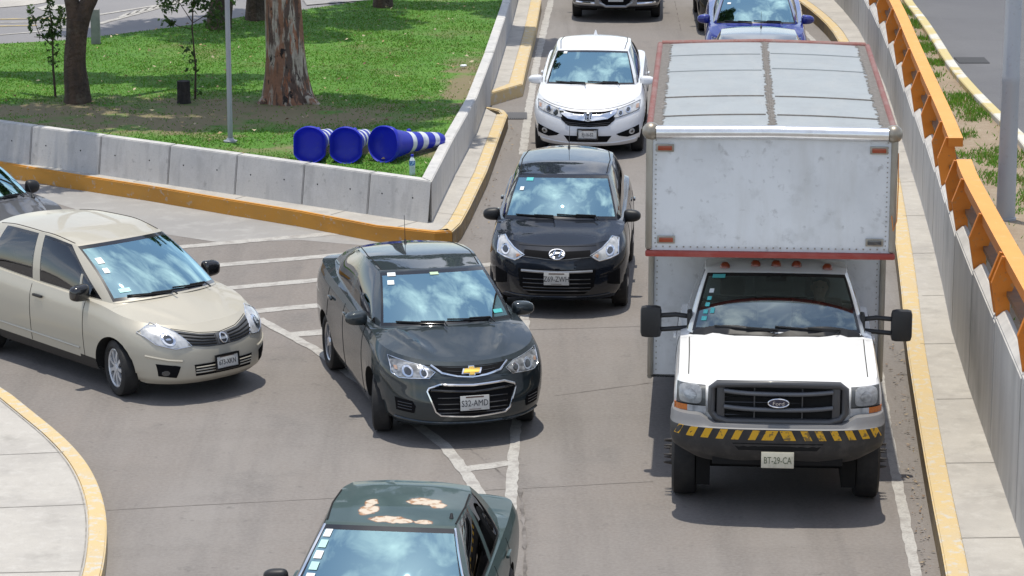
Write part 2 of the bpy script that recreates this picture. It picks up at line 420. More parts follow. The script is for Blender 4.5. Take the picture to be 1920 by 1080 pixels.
        if st == 'steel':
            lathe(bm, [(e - .02, rr * .92), (e - .005, rr * .7), (e - .03, rr * .45), (e + .02, rr * .4), (e + .03, rr * .15), (e + .03, .001)], 'x', 32)
        else:
            for k in range(ns_):
                an = 2 * PI * k / ns_; wsp = (.05 if st.startswith('spoke') else .062)
                q = []
                for (ra_, wq, xo) in ((rr * .2, wsp * .55, .006), (rr * .6, wsp * .55, .012), (rr * .92, wsp * .85, .004)):
                    for sg in (-1, 1):
                        q.append(Vector((e + xo - .008, ra_ * math.cos(an) - sg * wq * math.sin(an) * .5, ra_ * math.sin(an) + sg * wq * math.cos(an) * .5)))
                vs_ = [bm.verts.new(v) for v in q]; f1 = [bm.faces.new((vs_[0], vs_[1], vs_[3], vs_[2])), bm.faces.new((vs_[2], vs_[3], vs_[5], vs_[4]))]
                ex = bmesh.ops.extrude_face_region(bm, geom=f1); bmesh.ops.translate(bm, verts=[v for v in ex['geom'] if isinstance(v, bmesh.types.BMVert)], vec=(-.025, 0, 0))
            lathe(bm, [(e - .01, rr * .26), (e + .012, rr * .22), (e + .016, .001)], 'x', 20)
        bmo('rim', bm, [S.get('rimmat', M['alloy']), M['disc']], proto, True, 40)
        tr = S['track']
        for i, (sx, d) in enumerate(((1, S['af']), (-1, S['af']), (1, S['ar']), (-1, S['ar']))):
            o = proto if i == 0 else dup(proto)
            o.parent = s.root; o.location = (sx * tr, d, rw)
            o.rotation_euler = (0, 0, (PI if sx < 0 else 0) + (S.get('steer', 0) if d == S['af'] else 0))
        s.cabin()
    def cabin(s):
        S = s.S; bc, bz = S['B'][0], S['B'][1]; W = S['W']; sm = S.get('seatmat', M['seat'])
        bm = bmesh.new(); x = W * .78
        rows = []
        for k in range(-10, 11):
            g = s.gh(min(1., abs(k) / 10), 0); gx = math.copysign(g[0] * .95, k) if k else 0.; rows.append([bm.verts.new(p) for p in ((gx, g[1] + .05, g[2] - .05), (gx * 1.02, max(bc + .48, g[1] + .2), bz - .03), (gx * 1.02, max(bc + .56, g[1] + .28), bz - .10), (gx * 1.02, max(bc + .50, g[1] + .22), bz - .40))])
        for A, B in zip(rows, rows[1:]):
            for k in range(3): bm.faces.new((A[k], B[k], B[k + 1], A[k + 1]))
        bmo('dashboard', bm, S.get('dashmat', M['interior']), s.root, True, 40); bm = bmesh.new()
        for sx in (1, -1): 
            bm = bmesh.new(); box(bm, (sx * (W * .84), (bc + S['L'] - .6) / 2 + .3, bz - .40), (.05, S['L'] - bc - 1.2, .6), .01); bmo('door_lining', bm, M['interior'], s.root, True, 40)
        sd = S.get('seat_d', bc + 1.15)
        bm = bmesh.new(); q = Matrix.Rotation(R(-14), 3, 'X')
        box(bm, (0, 0, .28), (.5, .5, .16), .06); box(bm, (0, .27, .60), (.5, .14, .66), .06, q); box(bm, (0, .38, 1.0), (.25, .09, .19), .04, q)
        st = bmo('seat', bm, sm, s.root, True, 50); st.location = (S.get('seat_x', .36), sd, S.get('seat_z', .12))
        o = dup(st); o.parent = s.root; o.location = (-S.get('seat_x', .36), sd, S.get('seat_z', .12))
        if not S.get('norear'):
            bm = bmesh.new(); box(bm, (0, 0, .3), (1.25, .5, .16), .06); box(bm, (0, .3, .62), (1.25, .14, .62), .06, q)
            for xx in (-.36, .36): box(bm, (xx, .42, .99), (.24, .08, .14), .03, q)
            bmo('rear_seat', bm, sm, s.root, True, 50).location = (0, sd + S.get('rear_off', .85), S.get('rear_z', S.get('seat_z', .12)))
        P = [(S.get('seat_x', .36) + .19 * math.cos(k * PI / 10), bc + .70 + .07 * math.sin(k * PI / 10), bz - .04 + .17 * math.sin(k * PI / 10)) for k in range(20)]
        bm = bmesh.new(); tube(bm, P, .014, 6, True); tube(bm, [P[0], P[10]], .012, 6); tube(bm, [(P[0][0] - .19, bc + .70, bz - .04), (P[0][0] - .19, bc + .5, bz - .12)], .03, 6); bmo('steering_wheel', bm, M['black'], s.root, True, 60)
        tubeo('rear_view_mirror', [(-.10, S['T'][0] + .10, S['T'][1] - .10), (.10, S['T'][0] + .10, S['T'][1] - .10)], .028, M['black'], s.root, 10)
    # ---- projecting details on the shell
    def ray(s, o, d):
        h = s.bvh.ray_cast(Vector(o), Vector(d))
        if h[0] is None: return None
        n = h[1] if h[1].dot(Vector(d)) < 0 else -h[1]
        return h[0], n
    def front(s, x, z):
        h = s.ray((x, -3, z), (0, 1, 0))
        if h is None:
            h = s.bvh.find_nearest(Vector((x, .3, z))); h = (h[0], Vector((0, -1, 0)))
        return h
    def side(s, sx, d, z): return s.ray((sx * 3, d, z), (-sx, 0, 0))
    def top(s, x, d): return s.ray((x, d, 5), (0, 0, -1))
    def proj(s, how):
        if how == 'front': return s.front
        if how == 'top': return s.top
        return lambda d, z: s.side(how, d, z)
    def patch(s, name, poly, m, parent, how='front', off=.006, step=.035, smooth=0, thick=.02):
        f = s.proj(how)
        for _ in range(smooth):
            q = []
            for i in range(len(poly)):
                a, b = poly[i], poly[(i + 1) % len(poly)]
                q += [(a[0] * .75 + b[0] * .25, a[1] * .75 + b[1] * .25), (a[0] * .25 + b[0] * .75, a[1] * .25 + b[1] * .75)]
            poly = q
        bm = bmesh.new(); bm.faces.new([bm.verts.new((p[0], p[1], 0)) for p in poly])
        for ax in (0, 1):
            lo, hi = min(p[ax] for p in poly), max(p[ax] for p in poly); n = max(1, int((hi - lo) / step))
            for k in range(1, n):
                c = [0, 0, 0]; nn = [0, 0, 0]; c[ax] = lo + (hi - lo) * k / n; nn[ax] = 1
                bmesh.ops.bisect_plane(bm, geom=bm.verts[:] + bm.edges[:] + bm.faces[:], plane_co=c, plane_no=nn)
        nm = {}
        for v in bm.verts:
            h = f(v.co.x, v.co.y)
            if h is None: h = (Vector((v.co.x, 0, v.co.y)), Vector((0, -1, 0)))
            v.co = h[0] + h[1] * off; nm[v] = h[1].copy()
        be = [e for e in bm.edges if e.is_boundary]
        ex = bmesh.ops.extrude_edge_only(bm, edges=be); dn = {'front': Vector((0, 1, 0)), 'top': Vector((0, 0, -1))}.get(how, Vector((-how if isinstance(how, int) else 0, 0, 0)))
        for v in ex['geom']:
            if isinstance(v, bmesh.types.BMVert): v.co += dn * thick
        return bmo(name, bm, m, parent, True, 50)
    def line(s, name, pts, r, m, parent, how='front', closed=False, off=0., step=.04, n=6):
        f = s.proj(how); P = []; pts = list(pts) + ([pts[0]] if closed else [])
        for a, b in zip(pts, pts[1:]):
            k = max(1, int(math.hypot(b[0] - a[0], b[1] - a[1]) / step))
            for i in range(k):
                h = f(a[0] + (b[0] - a[0]) * i / k, a[1] + (b[1] - a[1]) * i / k)
                if h: P.append(h[0] + h[1] * off)
        if not closed:
            h = f(*pts[-1])
            if h: P.append(h[0] + h[1] * off)
        if len(P) < 2: return None
        return tubeo(name, P, r, m, parent, n, closed)
    def sym(s, fn, *a, mirror=True, **k):
        """the same projected detail on both sides: poly in x>0 form"""
        out = []
        for sx in (1, -1):
            poly = [(sx * p[0], p[1]) for p in a[1]]
            if sx < 0: poly = poly[::-1]
            par = a[3 if fn != s.line else 4]
            par = par[0 if sx == 1 else 1] if isinstance(par, (list, tuple)) else par
            if fn == s.line: out.append(fn(a[0], poly, a[2], a[3], par, **k))
            else: out.append(fn(a[0], poly, a[2], par, **k))
        return out
    def disc(s, name, x, z, r, m, parent, off=.01, rx=None, n=18, thick=.02):
        return s.patch(name, [(x + (rx or r) * math.cos(2 * PI * k / n), z + r * math.sin(2 * PI * k / n)) for k in range(n)], m, parent, 'front', off, .04, 0, thick)
    def plate(s, z, txt, frame=None, x=0., w=.30, h=.15, off=.025, tilt=6, strip=True, ink=None, bgm=None, fixed=None):
        hs = [s.front(x + dx, z + dz)[0].y for dx in (-w / 2, 0, w / 2) for dz in (-h / 2, h / 2)]
        c = Vector((x, (min(hs) - off) if fixed is None else fixed, z)); rot = Matrix.Rotation(R(-tilt), 3, 'X')
        bm = bmesh.new(); box(bm, (0, 0, 0), (w, .008, h), .003)
        p = bmo('license_plate', bm, bgm or M['grey_plate'], s.root, True, 40); p.location = c; p.rotation_euler = (R(-tilt), 0, 0)
        B = Matrix.Translation((0, -.006, -.006)) @ Matrix.Rotation(PI / 2, 4, 'X')
        if txt: text_mesh('plate_number', txt, h * (.52 if frame else .60), B, ink or M['ink'], p, sx=(.74 if frame else .78) * (w / .3) * (7 / max(7, len(txt))))
        if strip:
            bm = bmesh.new(); box(bm, (0, -.0055, h * .40), (w * .62, .003, h * .10)); bmo('plate_strip', bm, M['ink_green'], p)
            bm = bmesh.new(); box(bm, (0, -.0055, -h * .42), (w * .4, .003, h * .04)); bmo('plate_strip', bm, M['ink_green'], p)
        if frame:
            bm = bmesh.new(); t = .022
            for sx in (-1, 1): box(bm, (sx * (w / 2), -.004, 0), (t, .016, h + t), .004)
            for sz in (-1, 1): box(bm, (0, -.004, sz * h / 2), (w - t, .016, t * 1.2), .004)
            bmo('plate_frame', bm, frame, p, True, 40)
        return p
    def mirrors(s, d, z, x0, x1, hx=.10, hy=.07, hz=.075, m=None, arm=None, sq=.7):
        for sx in (1, -1):
            bm = bmesh.new(); bmesh.ops.create_uvsphere(bm, u_segments=20, v_segments=12, radius=1)
            for v in bm.verts:
                c = v.co; pw = lambda q, e: math.copysign(abs(q) ** e, q)
                y = pw(c.y, .75); y = y if y < 0 else y * .35
                v.co = Vector((pw(c.x, sq) * hx, y * hy, pw(c.z, sq) * hz * (1 - .22 * (sx * c.x))))
            o = bmo('side_mirror', bm, m or s.pm, s.root, True, 60); o.location = (sx * (x1 - hx), d, z)
            xi = x0 - (x1 - hx)
            tubeo('mirror_arm', [(sx * (-hx * .55), .01, -hz * .6), (sx * xi, .05, -hz * 1.15)], [.028, .035], arm or M['black'], o, 8)
    def wipers(s, pts=(((-.80, .075), (-.12, .035), (-.10, -.005)), ((-.06, .085), (.62, .05), (.66, -.005)))):
        for (q0, q1, q2) in pts:
            def pt(q, o=.014):
                p = s.gh(abs(q[0]), max(q[1], 0)); v = Vector((math.copysign(p[0], q[0]), p[1] - o * .5, p[2] + o))
                if q[1] < 0: v += Vector((0, -.05, -.0))
                return v
            L_ = [pt((q0[0] + (q1[0] - q0[0]) * k / 8, q0[1] + (q1[1] - q0[1]) * k / 8)) for k in range(9)]
            bm = bmesh.new(); tube(bm, L_, .009, 6); tube(bm, [L_[4] + Vector((0, -.01, .012)), pt(q1, .03), pt(q2, .02)], .0085, 6)
            bmo('wiper', bm, M['black'], s.screen, True, 60)
    def sticker(s, q0, t0, q1, t1, m):
        sg = 1 if q0 > 0 else -1; V = []
        for t in np.linspace(t0, t1, 3):
            for q in np.linspace(q0, q1, 3):
                p = s.gh(abs(q), t); V.append((math.copysign(p[0], q), p[1] - .004, p[2] + .004))
        F_ = [(0, 1, 4, 3), (1, 2, 5, 4), (3, 4, 7, 6), (4, 5, 8, 7)]
        return mk('sticker', V, F_, m, s.screen)
    def seams(s, doorz=(.3, .9), extra=()):
        S = s.S
        for sx in (1, -1):
            ds = sorted(set(d for p in S.get('doors', ()) for d in p))
            for d in ds: s.line('door_gap', [(d, doorz[0]), (d, doorz[1])], .0035, M['gap'], s.body, how=sx, off=.0005)
        hx = S.get('hoodx', .88) * S['W']
    def antenna(s, x, d, l=.35, lean=.55, base=.012):
        p = s.top(x, d)[0]
        bm = bmesh.new(); tube(bm, [p - Vector((0, 0, .005)), p + Vector((0, .02, .035))], [base * 1.6, base * .8], 8); tube(bm, [p + Vector((0, .02, .03)), p + Vector((0, .02 + l * lean, l))], [.004, .0025], 6)
        return bmo('antenna', bm, M['black'], s.root, True, 50)
# ------------------------------------------------------------------ the passenger cars
P_ = {}
P_['pearl'] = paint('white_pearl_paint', (.70, .71, .73), 0, .4, .03, .8, .3, 1.5)
P_['dark'] = paint('dark_grey_paint', (.024, .033, .038), .3, .5, .02, 1., .1, 1.55)
P_['blackblue'] = paint('black_paint', (.007, .010, .017), .1, .5, .01, 1., .08, 1.5)
P_['champagne'] = paint('champagne_paint', (.445, .415, .345), .12, .45, .08, .4, .3, 1.5)
P_['green'] = paint('faded_green_paint', (.038, .066, .064), .05, .5, .3, .45, .2, 1.5)
P_['blue'] = paint('blue_paint', (.012, .022, .20), .2, .45, .03)
P_['grey'] = paint('grey_paint', (.09, .092, .10), .2, .45, .10, .7)
P_['slate'] = paint('slate_paint', (.075, .08, .09), .4, .36, .1)
P_['black'] = paint('jet_paint', (.01, .01, .012), .3, .3, .05)
P_['silver'] = paint('silver_grey_paint', (.25, .26, .28), .5, .34, .1)

CITY = dict(L=4.44, W=.847, af=.86, ar=3.46, arch=.345, rw=.30, track=.735, floor=.2, corner=(.72, 2.35, .5, 2.6),
    pt=[0, .12, .35, .6, .82, 1], pw=[.93, .965, .99, 1., .985, .93], pf=[.10, .03, .0, .02, .07, .24], pr=[.12, .06, 0, .03, .06, .1],
    zsh=[(0, .75), (.35, .82), (.8, .90), (1.2, .955), (2, .985), (3.4, 1.03), (4.1, 1.06), (4.44, 1.02)], zb=[(0, .20), (.6, .21), (4.44, .25)],
    hood=[(.5, .85), (.72, .935)], B=(.86, 1.0, 3.78, 1.08, [(1.13, .685, .965), (1.4, .735, .97), (2.3, .75, 1.0), (3.2, .735, 1.04), (3.65, .66, 1.07)], [1.13, 1.25, 2.3, 2.42, 3.25, 3.65]),
    T=(1.72, 1.435, 3.4, 1.42, [(1.88, .545, 1.40), (2.4, .58, 1.445), (2.9, .565, 1.43), (3.3, .52, 1.39)], [1.88, 1.96, 2.4, 2.52, 3.05, 3.3]), roof=[(2.4, 1.477), (2.9, 1.465)],
    k=(.95, 1.36, 3.72, 3.9), trunk=[(4.1, 1.10)], doors=((1.34, 2.36), (2.36, 3.2)), ridge=((.42, .56, .014, .05, .3), (.20, .38, -.008, .06, .3)), handlemat=None)
CITY.pop('handlemat')
SONIC = dict(CITY, L=4.40, W=.868, af=.86, ar=3.385, arch=.36, rw=.315, track=.755, corner=(.70, 2.3, .5, 2.6),
    pf=[.12, .02, .0, .03, .06, .20], zsh=[(0, .80), (.35, .88), (.8, .95), (1.2, .99), (2, 1.02), (3.4, 1.08), (4.1, 1.12), (4.4, 1.08)], zb=[(0, .21), (.6, .21), (4.4, .26)],
    hood=[(.5, .93), (.75, .99)], B=(.93, 1.04, 4.0, 1.13, [(1.20, .70, 1.0), (1.45, .75, 1.005), (2.4, .765, 1.04), (3.2, .75, 1.08), (3.86, .655, 1.115)], [1.20, 1.32, 2.33, 2.44, 3.42, 3.86]),
    T=(1.76, 1.465, 3.42, 1.405, [(1.92, .55, 1.43), (2.45, .59, 1.465), (3.0, .565, 1.435), (3.33, .50, 1.385)], [1.92, 2.0, 2.45, 2.54, 3.05, 3.33]), roof=[(2.35, 1.492), (2.9, 1.465)],
    k=(1.02, 1.44, 3.92, 4.06), trunk=[(4.2, 1.145)], doors=((1.4, 2.4), (2.4, 3.2)), ridge=((.30, .56, .024, .04, .30), (.12, .34, -.010, .09, .3)), hz=.90, flare=.03, rim=.70, fglass=M['dark_glass'], wheel='spoke5')
TEN = dict(CITY, L=3.77, W=.832, af=.73, ar=3.155, arch=.335, rw=.29, track=.735, corner=(.62, 2.5, .4, 3),
    pf=[.10, .03, .0, .015, .05, .20], zsh=[(0, .80), (.3, .865), (.7, .93), (1.1, .98), (2.0, 1.01), (3.2, 1.06), (3.77, 1.04)], zb=[(0, .20), (.6, .2), (3.77, .24)],
    hood=[(.45, .93), (.65, .98)], B=(.78, 1.03, 3.60, 1.08, [(1.0, .69, .985), (1.25, .735, .99), (2.1, .745, 1.01), (3.0, .73, 1.05), (3.45, .64, 1.07)], [1.0, 1.12, 2.1, 2.22, 3.05, 3.45]),
    T=(1.45, 1.46, 3.36, 1.46, [(1.60, .55, 1.43), (2.1, .58, 1.475), (2.8, .57, 1.465), (3.22, .5, 1.42)], [1.60, 1.68, 2.12, 2.24, 2.9, 3.22]), roof=[(2.1, 1.515), (2.8, 1.505)],
    k=(.88, 1.25, 3.45, 3.62), trunk=[], doors=((1.22, 2.2), (2.2, 3.0)), ridge=((.50, .62, .012, .05, .25),), hz=.88, wheel='steel', rimmat=None)
TEN.pop('rimmat')
TIIDA = dict(CITY, L=4.47, W=.850, af=.87, ar=3.47, arch=.35, rw=.305, track=.735, corner=(.72, 2.5, .5, 2.6),
    pf=[.10, .02, .0, .015, .06, .26], zsh=[(0, .76), (.35, .82), (.7, .88), (1.2, .955), (2, .985), (3.4, 1.03), (4.1, 1.06), (4.47, 1.02)],
    hood=[(.45, .88), (.65, .955)], B=(.80, 1.01, 3.84, 1.08, [(1.05, .69, .965), (1.38, .75, .98), (2.4, .765, 1.0), (3.3, .75, 1.03), (3.75, .67, 1.07)], [1.05, 1.20, 2.33, 2.47, 3.35, 3.75]),
    T=(1.74, 1.495, 3.6, 1.475, [(1.90, .565, 1.46), (2.4, .605, 1.51), (3.0, .59, 1.50), (3.5, .53, 1.45)], [1.90, 1.98, 2.42, 2.54, 3.2, 3.5]), roof=[(2.4, 1.54), (3.0, 1.53)],
    k=(.9, 1.30, 3.78, 3.96), trunk=[(4.15, 1.11)], doors=((1.42, 2.43), (2.43, 3.35)), ridge=((.22, .50, .010, .035, .3),), hz=.87, sill=.34, dz=.335, wheel='cap9', rimmat=M['hubcap'], rim=.69, handlemat=M['black'], sb=.03)
TSURU = dict(CITY, L=4.33, W=.805, af=.83, ar=3.26, arch=.33, rw=.285, track=.715, corner=(.35, 3.6, .35, 3.6),
    pf=[.05, 0, 0, .02, .04, .08], zsh=[(0, .70), (1.2, .86), (2.0, .885), (3.4, .90), (4.2, .91), (4.33, .89)], hood=[(.5, .80), (.9, .86)],
    B=(1.28, .91, 3.66, .94, [(1.40, .69, .885), (1.6, .725, .89), (2.4, .735, .895), (3.1, .725, .905), (3.52, .655, .93)], [1.40, 1.50, 2.42, 2.52, 3.2, 3.52]),
    T=(1.98, 1.345, 3.15, 1.34, [(2.04, .51, 1.325), (2.45, .535, 1.35), (2.85, .525, 1.345), (3.1, .48, 1.325)], [2.04, 2.12, 2.48, 2.58, 2.94, 3.1]), roof=[(2.4, 1.375), (2.9, 1.37)],
    k=(1.34, 1.62, 3.6, 3.72), trunk=[(4.1, .95)], doors=((1.55, 2.48), (2.48, 3.2)), ridge=(), hz=.78, wheel='steel', fglass=M['dark_glass'], rglass=M['dark_glass'], wb=.02, sb=.012, flare=.0, rear_off=.56, rear_z=-.02, seat_d=2.2, seat_z=.02)
SUV = dict(CITY, L=4.55, W=.92, af=.92, ar=3.58, arch=.40, rw=.345, track=.79, floor=.24, corner=(.5, 2.8, .4, 3),
    pf=[.14, .02, .0, .015, .04, .12], zsh=[(0, .98), (.5, 1.05), (1.2, 1.12), (2, 1.14), (3.6, 1.2), (4.55, 1.18)], zb=[(0, .26), (.6, .27), (4.55, .3)],
    hood=[(.5, 1.08), (.8, 1.14)], B=(1.0, 1.18, 4.3, 1.24, [(1.24, .74, 1.13), (1.5, .80, 1.135), (2.4, .82, 1.15), (3.4, .80, 1.19), (4.15, .7, 1.22)], [1.24, 1.36, 2.4, 2.52, 3.4, 4.15]),
    T=(1.75, 1.65, 4.0, 1.66, [(1.9, .6, 1.62), (2.4, .645, 1.67), (3.2, .64, 1.67), (3.9, .58, 1.62)], [1.9, 1.98, 2.42, 2.54, 3.3, 3.9]), roof=[(2.4, 1.70), (3.2, 1.70)],
    k=(1.1, 1.48, 4.15, 4.3), trunk=[], doors=((1.42, 2.46), (2.46, 3.4)), hz=1.0, wheel='spoke5')

def arc(x0, x1, z0, z1, n=8, p=2.):
    """a curve from (x0, z0) to (x1, z1), level at x0."""
    return [(x0 + (x1 - x0) * k / n, z0 + (z1 - z0) * (k / n) ** p) for k in range(n + 1)]
def mir(pts): return [(-x, z) for x, z in pts[::-1] if abs(x) > 1e-6] + list(pts)
def headlights(c, poly, bulbs, amb=None, rim=True, trim=.007, base=None):
    hs = c.sym(c.patch, 'headlight', poly, base or M['lens'], c.root, smooth=1, off=.008)
    if rim: c.sym(c.line, 'headlight_rim', poly, trim, rim if rim is not True else M['chrome'], hs, closed=True, off=.007)
    for i, sx in enumerate((1, -1)):
        for (x, z, r) in bulbs:
            c.disc('headlight_bowl', sx * x, z, r, M['chrome'], hs[i], off=.012); c.disc('bulb', sx * x, z, r * .62, M['lens_dark'], hs[i], off=.016)
        for a in (amb or ()): c.patch('turn_indicator', [(sx * p[0], p[1]) for p in a][::sx], M['amber_dim'], hs[i], off=.013, step=.05)
    return hs

# --- white sedan
c = Car(CITY, 'white_sedan', 'pearl white sedan with a chrome grille bar, directly behind the black hatchback', 'car', 1.145, 43.77, -.0654, P_['pearl'])
headlights(c, [(.775, .83), (.765, .72), (.60, .675), (.39, .625), (.40, .70), (.45, .745), (.62, .79)], [(.60, .735, .042), (.49, .695, .038)], [[(.755, .79), (.75, .74), (.715, .735), (.715, .785)]], rim=M['lens_dark'], trim=.005)
gr = c.patch('grille', mir([(0, .505), (.30, .515), (.40, .60), (.44, .745), (.30, .735), (0, .725)][::1]) if False else [(-.44, .745), (-.40, .60), (-.30, .52), (0, .505), (.30, .52), (.40, .60), (.44, .745), (.25, .72), (0, .712), (-.25, .72)], M['grille_black'], c.root, off=.006)
bar = [(-.445, .75), (-.42, .69), (-.30, .62), (0, .585), (.30, .62), (.42, .69), (.445, .75), (.33, .705), (.2, .68), (0, .668), (-.2, .68), (-.33, .705)]
c.patch('chrome_bar', bar, M['chrome'], gr, off=.022)
for z in (.56, .535): c.line('slat', [(-.34, z + .012), (0, z - .01), (.34, z + .012)], .006, M['gloss_black'], gr, off=.008)
e = c.line('emblem', [(-.055, .685), (-.05, .60), (.05, .60), (.055, .685)], .008, M['chrome'], gr, closed=True, off=.04)
for sx in (-1, 1): c.line('emblem', [(sx * .032, .675), (sx * .022, .61)], .009, M['chrome'], gr, off=.04)
c.line('emblem', [(-.025, .64), (.025, .64)], .007, M['chrome'], gr, off=.04); c.patch('emblem_back', [(-.052, .68), (-.047, .605), (.047, .605), (.052, .68)], M['lens_dark'], gr, off=.03)
for sx in (1, -1):
    f = c.patch('fog_light_bezel', [(sx * x, z) for x, z in ((.765, .495), (.77, .365), (.60, .335), (.47, .365), (.43, .395))][::sx], M['grille_black'], c.root)
    c.disc('fog_light', sx * .655, .415, .042, M['reflector'], f, off=.014); c.disc('bulb', sx * .655, .415, .018, M['lens_dark'], f, off=.02)
lg = c.patch('lower_grille', [(-.36, .37), (-.29, .275), (.29, .275), (.36, .37)], M['grille_black'], c.root)
c.plate(.40, 'EJ-16-52', M['gloss_black'], off=.03)
c.line('bumper_crease', [(-.72, .29), (-.4, .26), (0, .25), (.4, .26), (.72, .29)], .012, P_['pearl'], c.body, off=.002)
c.mirrors(1.42, 1.0, .70, .985, hx=.115, hy=.075, hz=.07); c.wipers(); c.seams((.28, .95))
c.sticker(-.80, .86, -.70, .93, M['white']); c.line('hood_gap', mir(arc(0, .70, .745, .84, 8, 2.2)), .004, M['gap'], c.hoodo, off=0.)
bm = bmesh.new(); p = c.top(0, 3.05)[0]; bmesh.ops.create_cone(bm, cap_ends=True, segments=10, radius1=.035, radius2=.008, depth=.09, matrix=Matrix.Translation(p + Vector((0, 0, .04)))); bmo('fin_antenna', bm, P_['pearl'], c.root, True, 40)
c.line('roof_seam', [(.50, 1.9), (.53, 2.5), (.5, 3.2)], .006, M['gap'], c.roofo, how='top'); c.line('roof_seam', [(-.50, 1.9), (-.53, 2.5), (-.5, 3.2)], .006, M['gap'], c.roofo, how='top')

# --- black hatchback
c = Car(TEN, 'black_hatchback', 'black hatchback with large triangular headlights, in front of the white sedan', 'car', .528, 33.86, -.0669, P_['blackblue'])
headlights(c, [(.715, .88), (.715, .73), (.62, .70), (.50, .68), (.39, .735), (.52, .80), (.64, .90)], [(.62, .775, .052)], [[(.455, .745), (.44, .73), (.48, .71), (.49, .74)]], trim=.010)
gr = c.patch('grille', [(-.39, .79), (-.40, .73), (0, .70), (.40, .73), (.39, .79), (0, .775)], M['grille_black'], c.root)
c.line('grille_trim', [(-.40, .722), (0, .692), (.40, .722)], .007, M['lens_dark'], gr, off=.01)
N = 20
c.disc('emblem_back', 0, .745, .042, M['lens_dark'], gr, off=.022, rx=.085)
c.line('emblem', [(.092 * math.cos(2 * PI * k / N), .745 + .046 * math.sin(2 * PI * k / N)) for k in range(N)], .008, M['chrome'], gr, closed=True, off=.026)
for pts in ([(-.055, .715), (-.022, .775)], [(.022, .715), (.055, .775)], [(-.038, .738), (.0, .745), (.038, .752)]): c.line('emblem', pts, .008, M['chrome'], gr, off=.03)
lg = c.patch('lower_grille', [(-.46, .585), (-.44, .38), (-.33, .29), (.33, .29), (.44, .38), (.46, .585)], M['grille_black'], c.root)
c.line('grille_bar', [(-.42, .565), (0, .555), (.42, .565)], .017, P_['silver'], lg, off=.008)
for z in (.47, .42, .37, .33): c.line('slat', [(-.40, z), (.40, z)], .007, M['gloss_black'], lg, off=.006)
for sx in (1, -1): c.patch('fog_light_bezel', [(sx * x, z) for x, z in ((.74, .56), (.74, .36), (.60, .40), (.60, .52))][::sx], M['grille_black'], c.root)
c.plate(.485, 'Z69-ZWH', off=.03)
c.line('bumper_lip', [(-.62, .27), (-.3, .25), (.3, .25), (.62, .27)], .012, P_['blackblue'], c.body, off=.004)
c.line('hood_gap', [(-.46, .835), (0, .83), (.46, .835)], .004, M['gap'], c.hoodo)
c.mirrors(1.22, 1.0, .70, .965, hx=.105, hy=.08, hz=.075, m=M['black']); c.wipers(); c.seams((.26, .95))
c.sticker(-.78, .82, -.63, .90, M['cyan']); c.sticker(-.86, .60, -.78, .68, M['white'])
c.antenna(0, 3.0, .28, .5); c.line('roof_seam', [(.53, 1.65), (.55, 2.3), (.5, 3.1)], .007, M['gap'], c.roofo, how='top'); c.line('roof_seam', [(-.53, 1.65), (-.55, 2.3), (-.5, 3.1)], .007, M['gap'], c.roofo, how='top')

# --- dark grey sedan turning
c = Car(dict(SONIC, steer=-.28), 'grey_sedan', 'dark grey sedan with gold emblem and chrome framed grille, turning in mid junction', 'car', -.382, 28.47, .2536, P_['dark'])
hs = headlights(c, [(.765, .875), (.76, .735), (.70, .70), (.43, .715), (.365, .765), (.46, .815)], [(.62, .765, .05), (.475, .755, .04)], [[(.735, .80), (.73, .77), (.705, .77), (.71, .80)]], base=M['lens_smoke'], trim=.006)
gr = c.patch('grille', [(-.39, .815), (-.29, .755), (0, .715), (.29, .755), (.39, .815), (.2, .80), (0, .795), (-.2, .80)], M['grille_black'], c.root)
c.line('grille_trim', [(-.395, .82), (-.30, .755), (-.15, .727), (0, .715), (.15, .727), (.30, .755), (.395, .82)], .012, M['chrome'], gr, off=.008)
c.line('slat', [(-.25, .775), (0, .755), (.25, .775)], .006, M['gloss_black'], gr, off=.006)
gold = mat('gold_emblem', (.70, .45, .08), .25, .7, .5)
def bow(k): return [(-.10 * k - .01, .76 - .02 * k), (-.085 * k, .76 + .02 * k), (-.032 * k, .76 + .02 * k), (-.026 * k, .76 + .038 * k), (.035 * k, .76 + .038 * k), (.032 * k, .76 + .02 * k), (.10 * k + .01, .76 + .02 * k), (.085 * k, .76 - .02 * k), (.032 * k, .76 - .02 * k), (.026 * k, .76 - .038 * k), (-.035 * k, .76 - .038 * k), (-.032 * k, .76 - .02 * k)]
c.patch('emblem_rim', bow(1.), M['chrome'], gr, off=.022, step=.3); c.patch('emblem', bow(.80), gold, gr, off=.028, step=.3)
lo = [(-.33, .655), (-.44, .615), (-.455, .585), (-.38, .385), (-.33, .345), (0, .325), (.33, .345), (.38, .385), (.455, .585), (.44, .615), (.33, .655), (0, .64)]
lg = c.patch('lower_grille', lo, M['grille_black'], c.root); c.line('grille_frame', lo, .013, M['chrome'], lg, closed=True, off=.008)
c.line('grille_bar', [(-.42, .60), (0, .575), (.42, .60)], .014, M['gloss_black'], lg, off=.008)
for z in (.52, .46, .41, .37): c.line('slat', [(-.36, z), (.36, z)], .006, M['gloss_black'], lg, off=.005)
for sx in (1, -1):
    f = c.patch('fog_light_bezel', [(sx * x, z) for x, z in ((.745, .50), (.73, .37), (.58, .355), (.57, .43), (.60, .48))][::sx], M['grille_black'], c.root)
    for z in (.39, .42, .45): c.line('slat', [(sx * .60, z), (sx * .72, z + .01)], .005, M['gloss_black'], f, off=.006)
c.plate(.475, 'S32-AMD', off=.035)
c.line('bumper_lip', [(-.74, .29), (-.5, .265), (0, .25), (.5, .265), (.74, .29)], .014, P_['dark'], c.body, off=.004)
c.line('hood_gap', [(-.46, .825), (-.2, .812), (0, .808), (.2, .812), (.46, .825)], .0045, M['gap'], c.hoodo)
c.mirrors(1.50, 1.04, .73, 1.02, hx=.12, hy=.085, hz=.075); c.wipers(); c.seams((.26, .98))
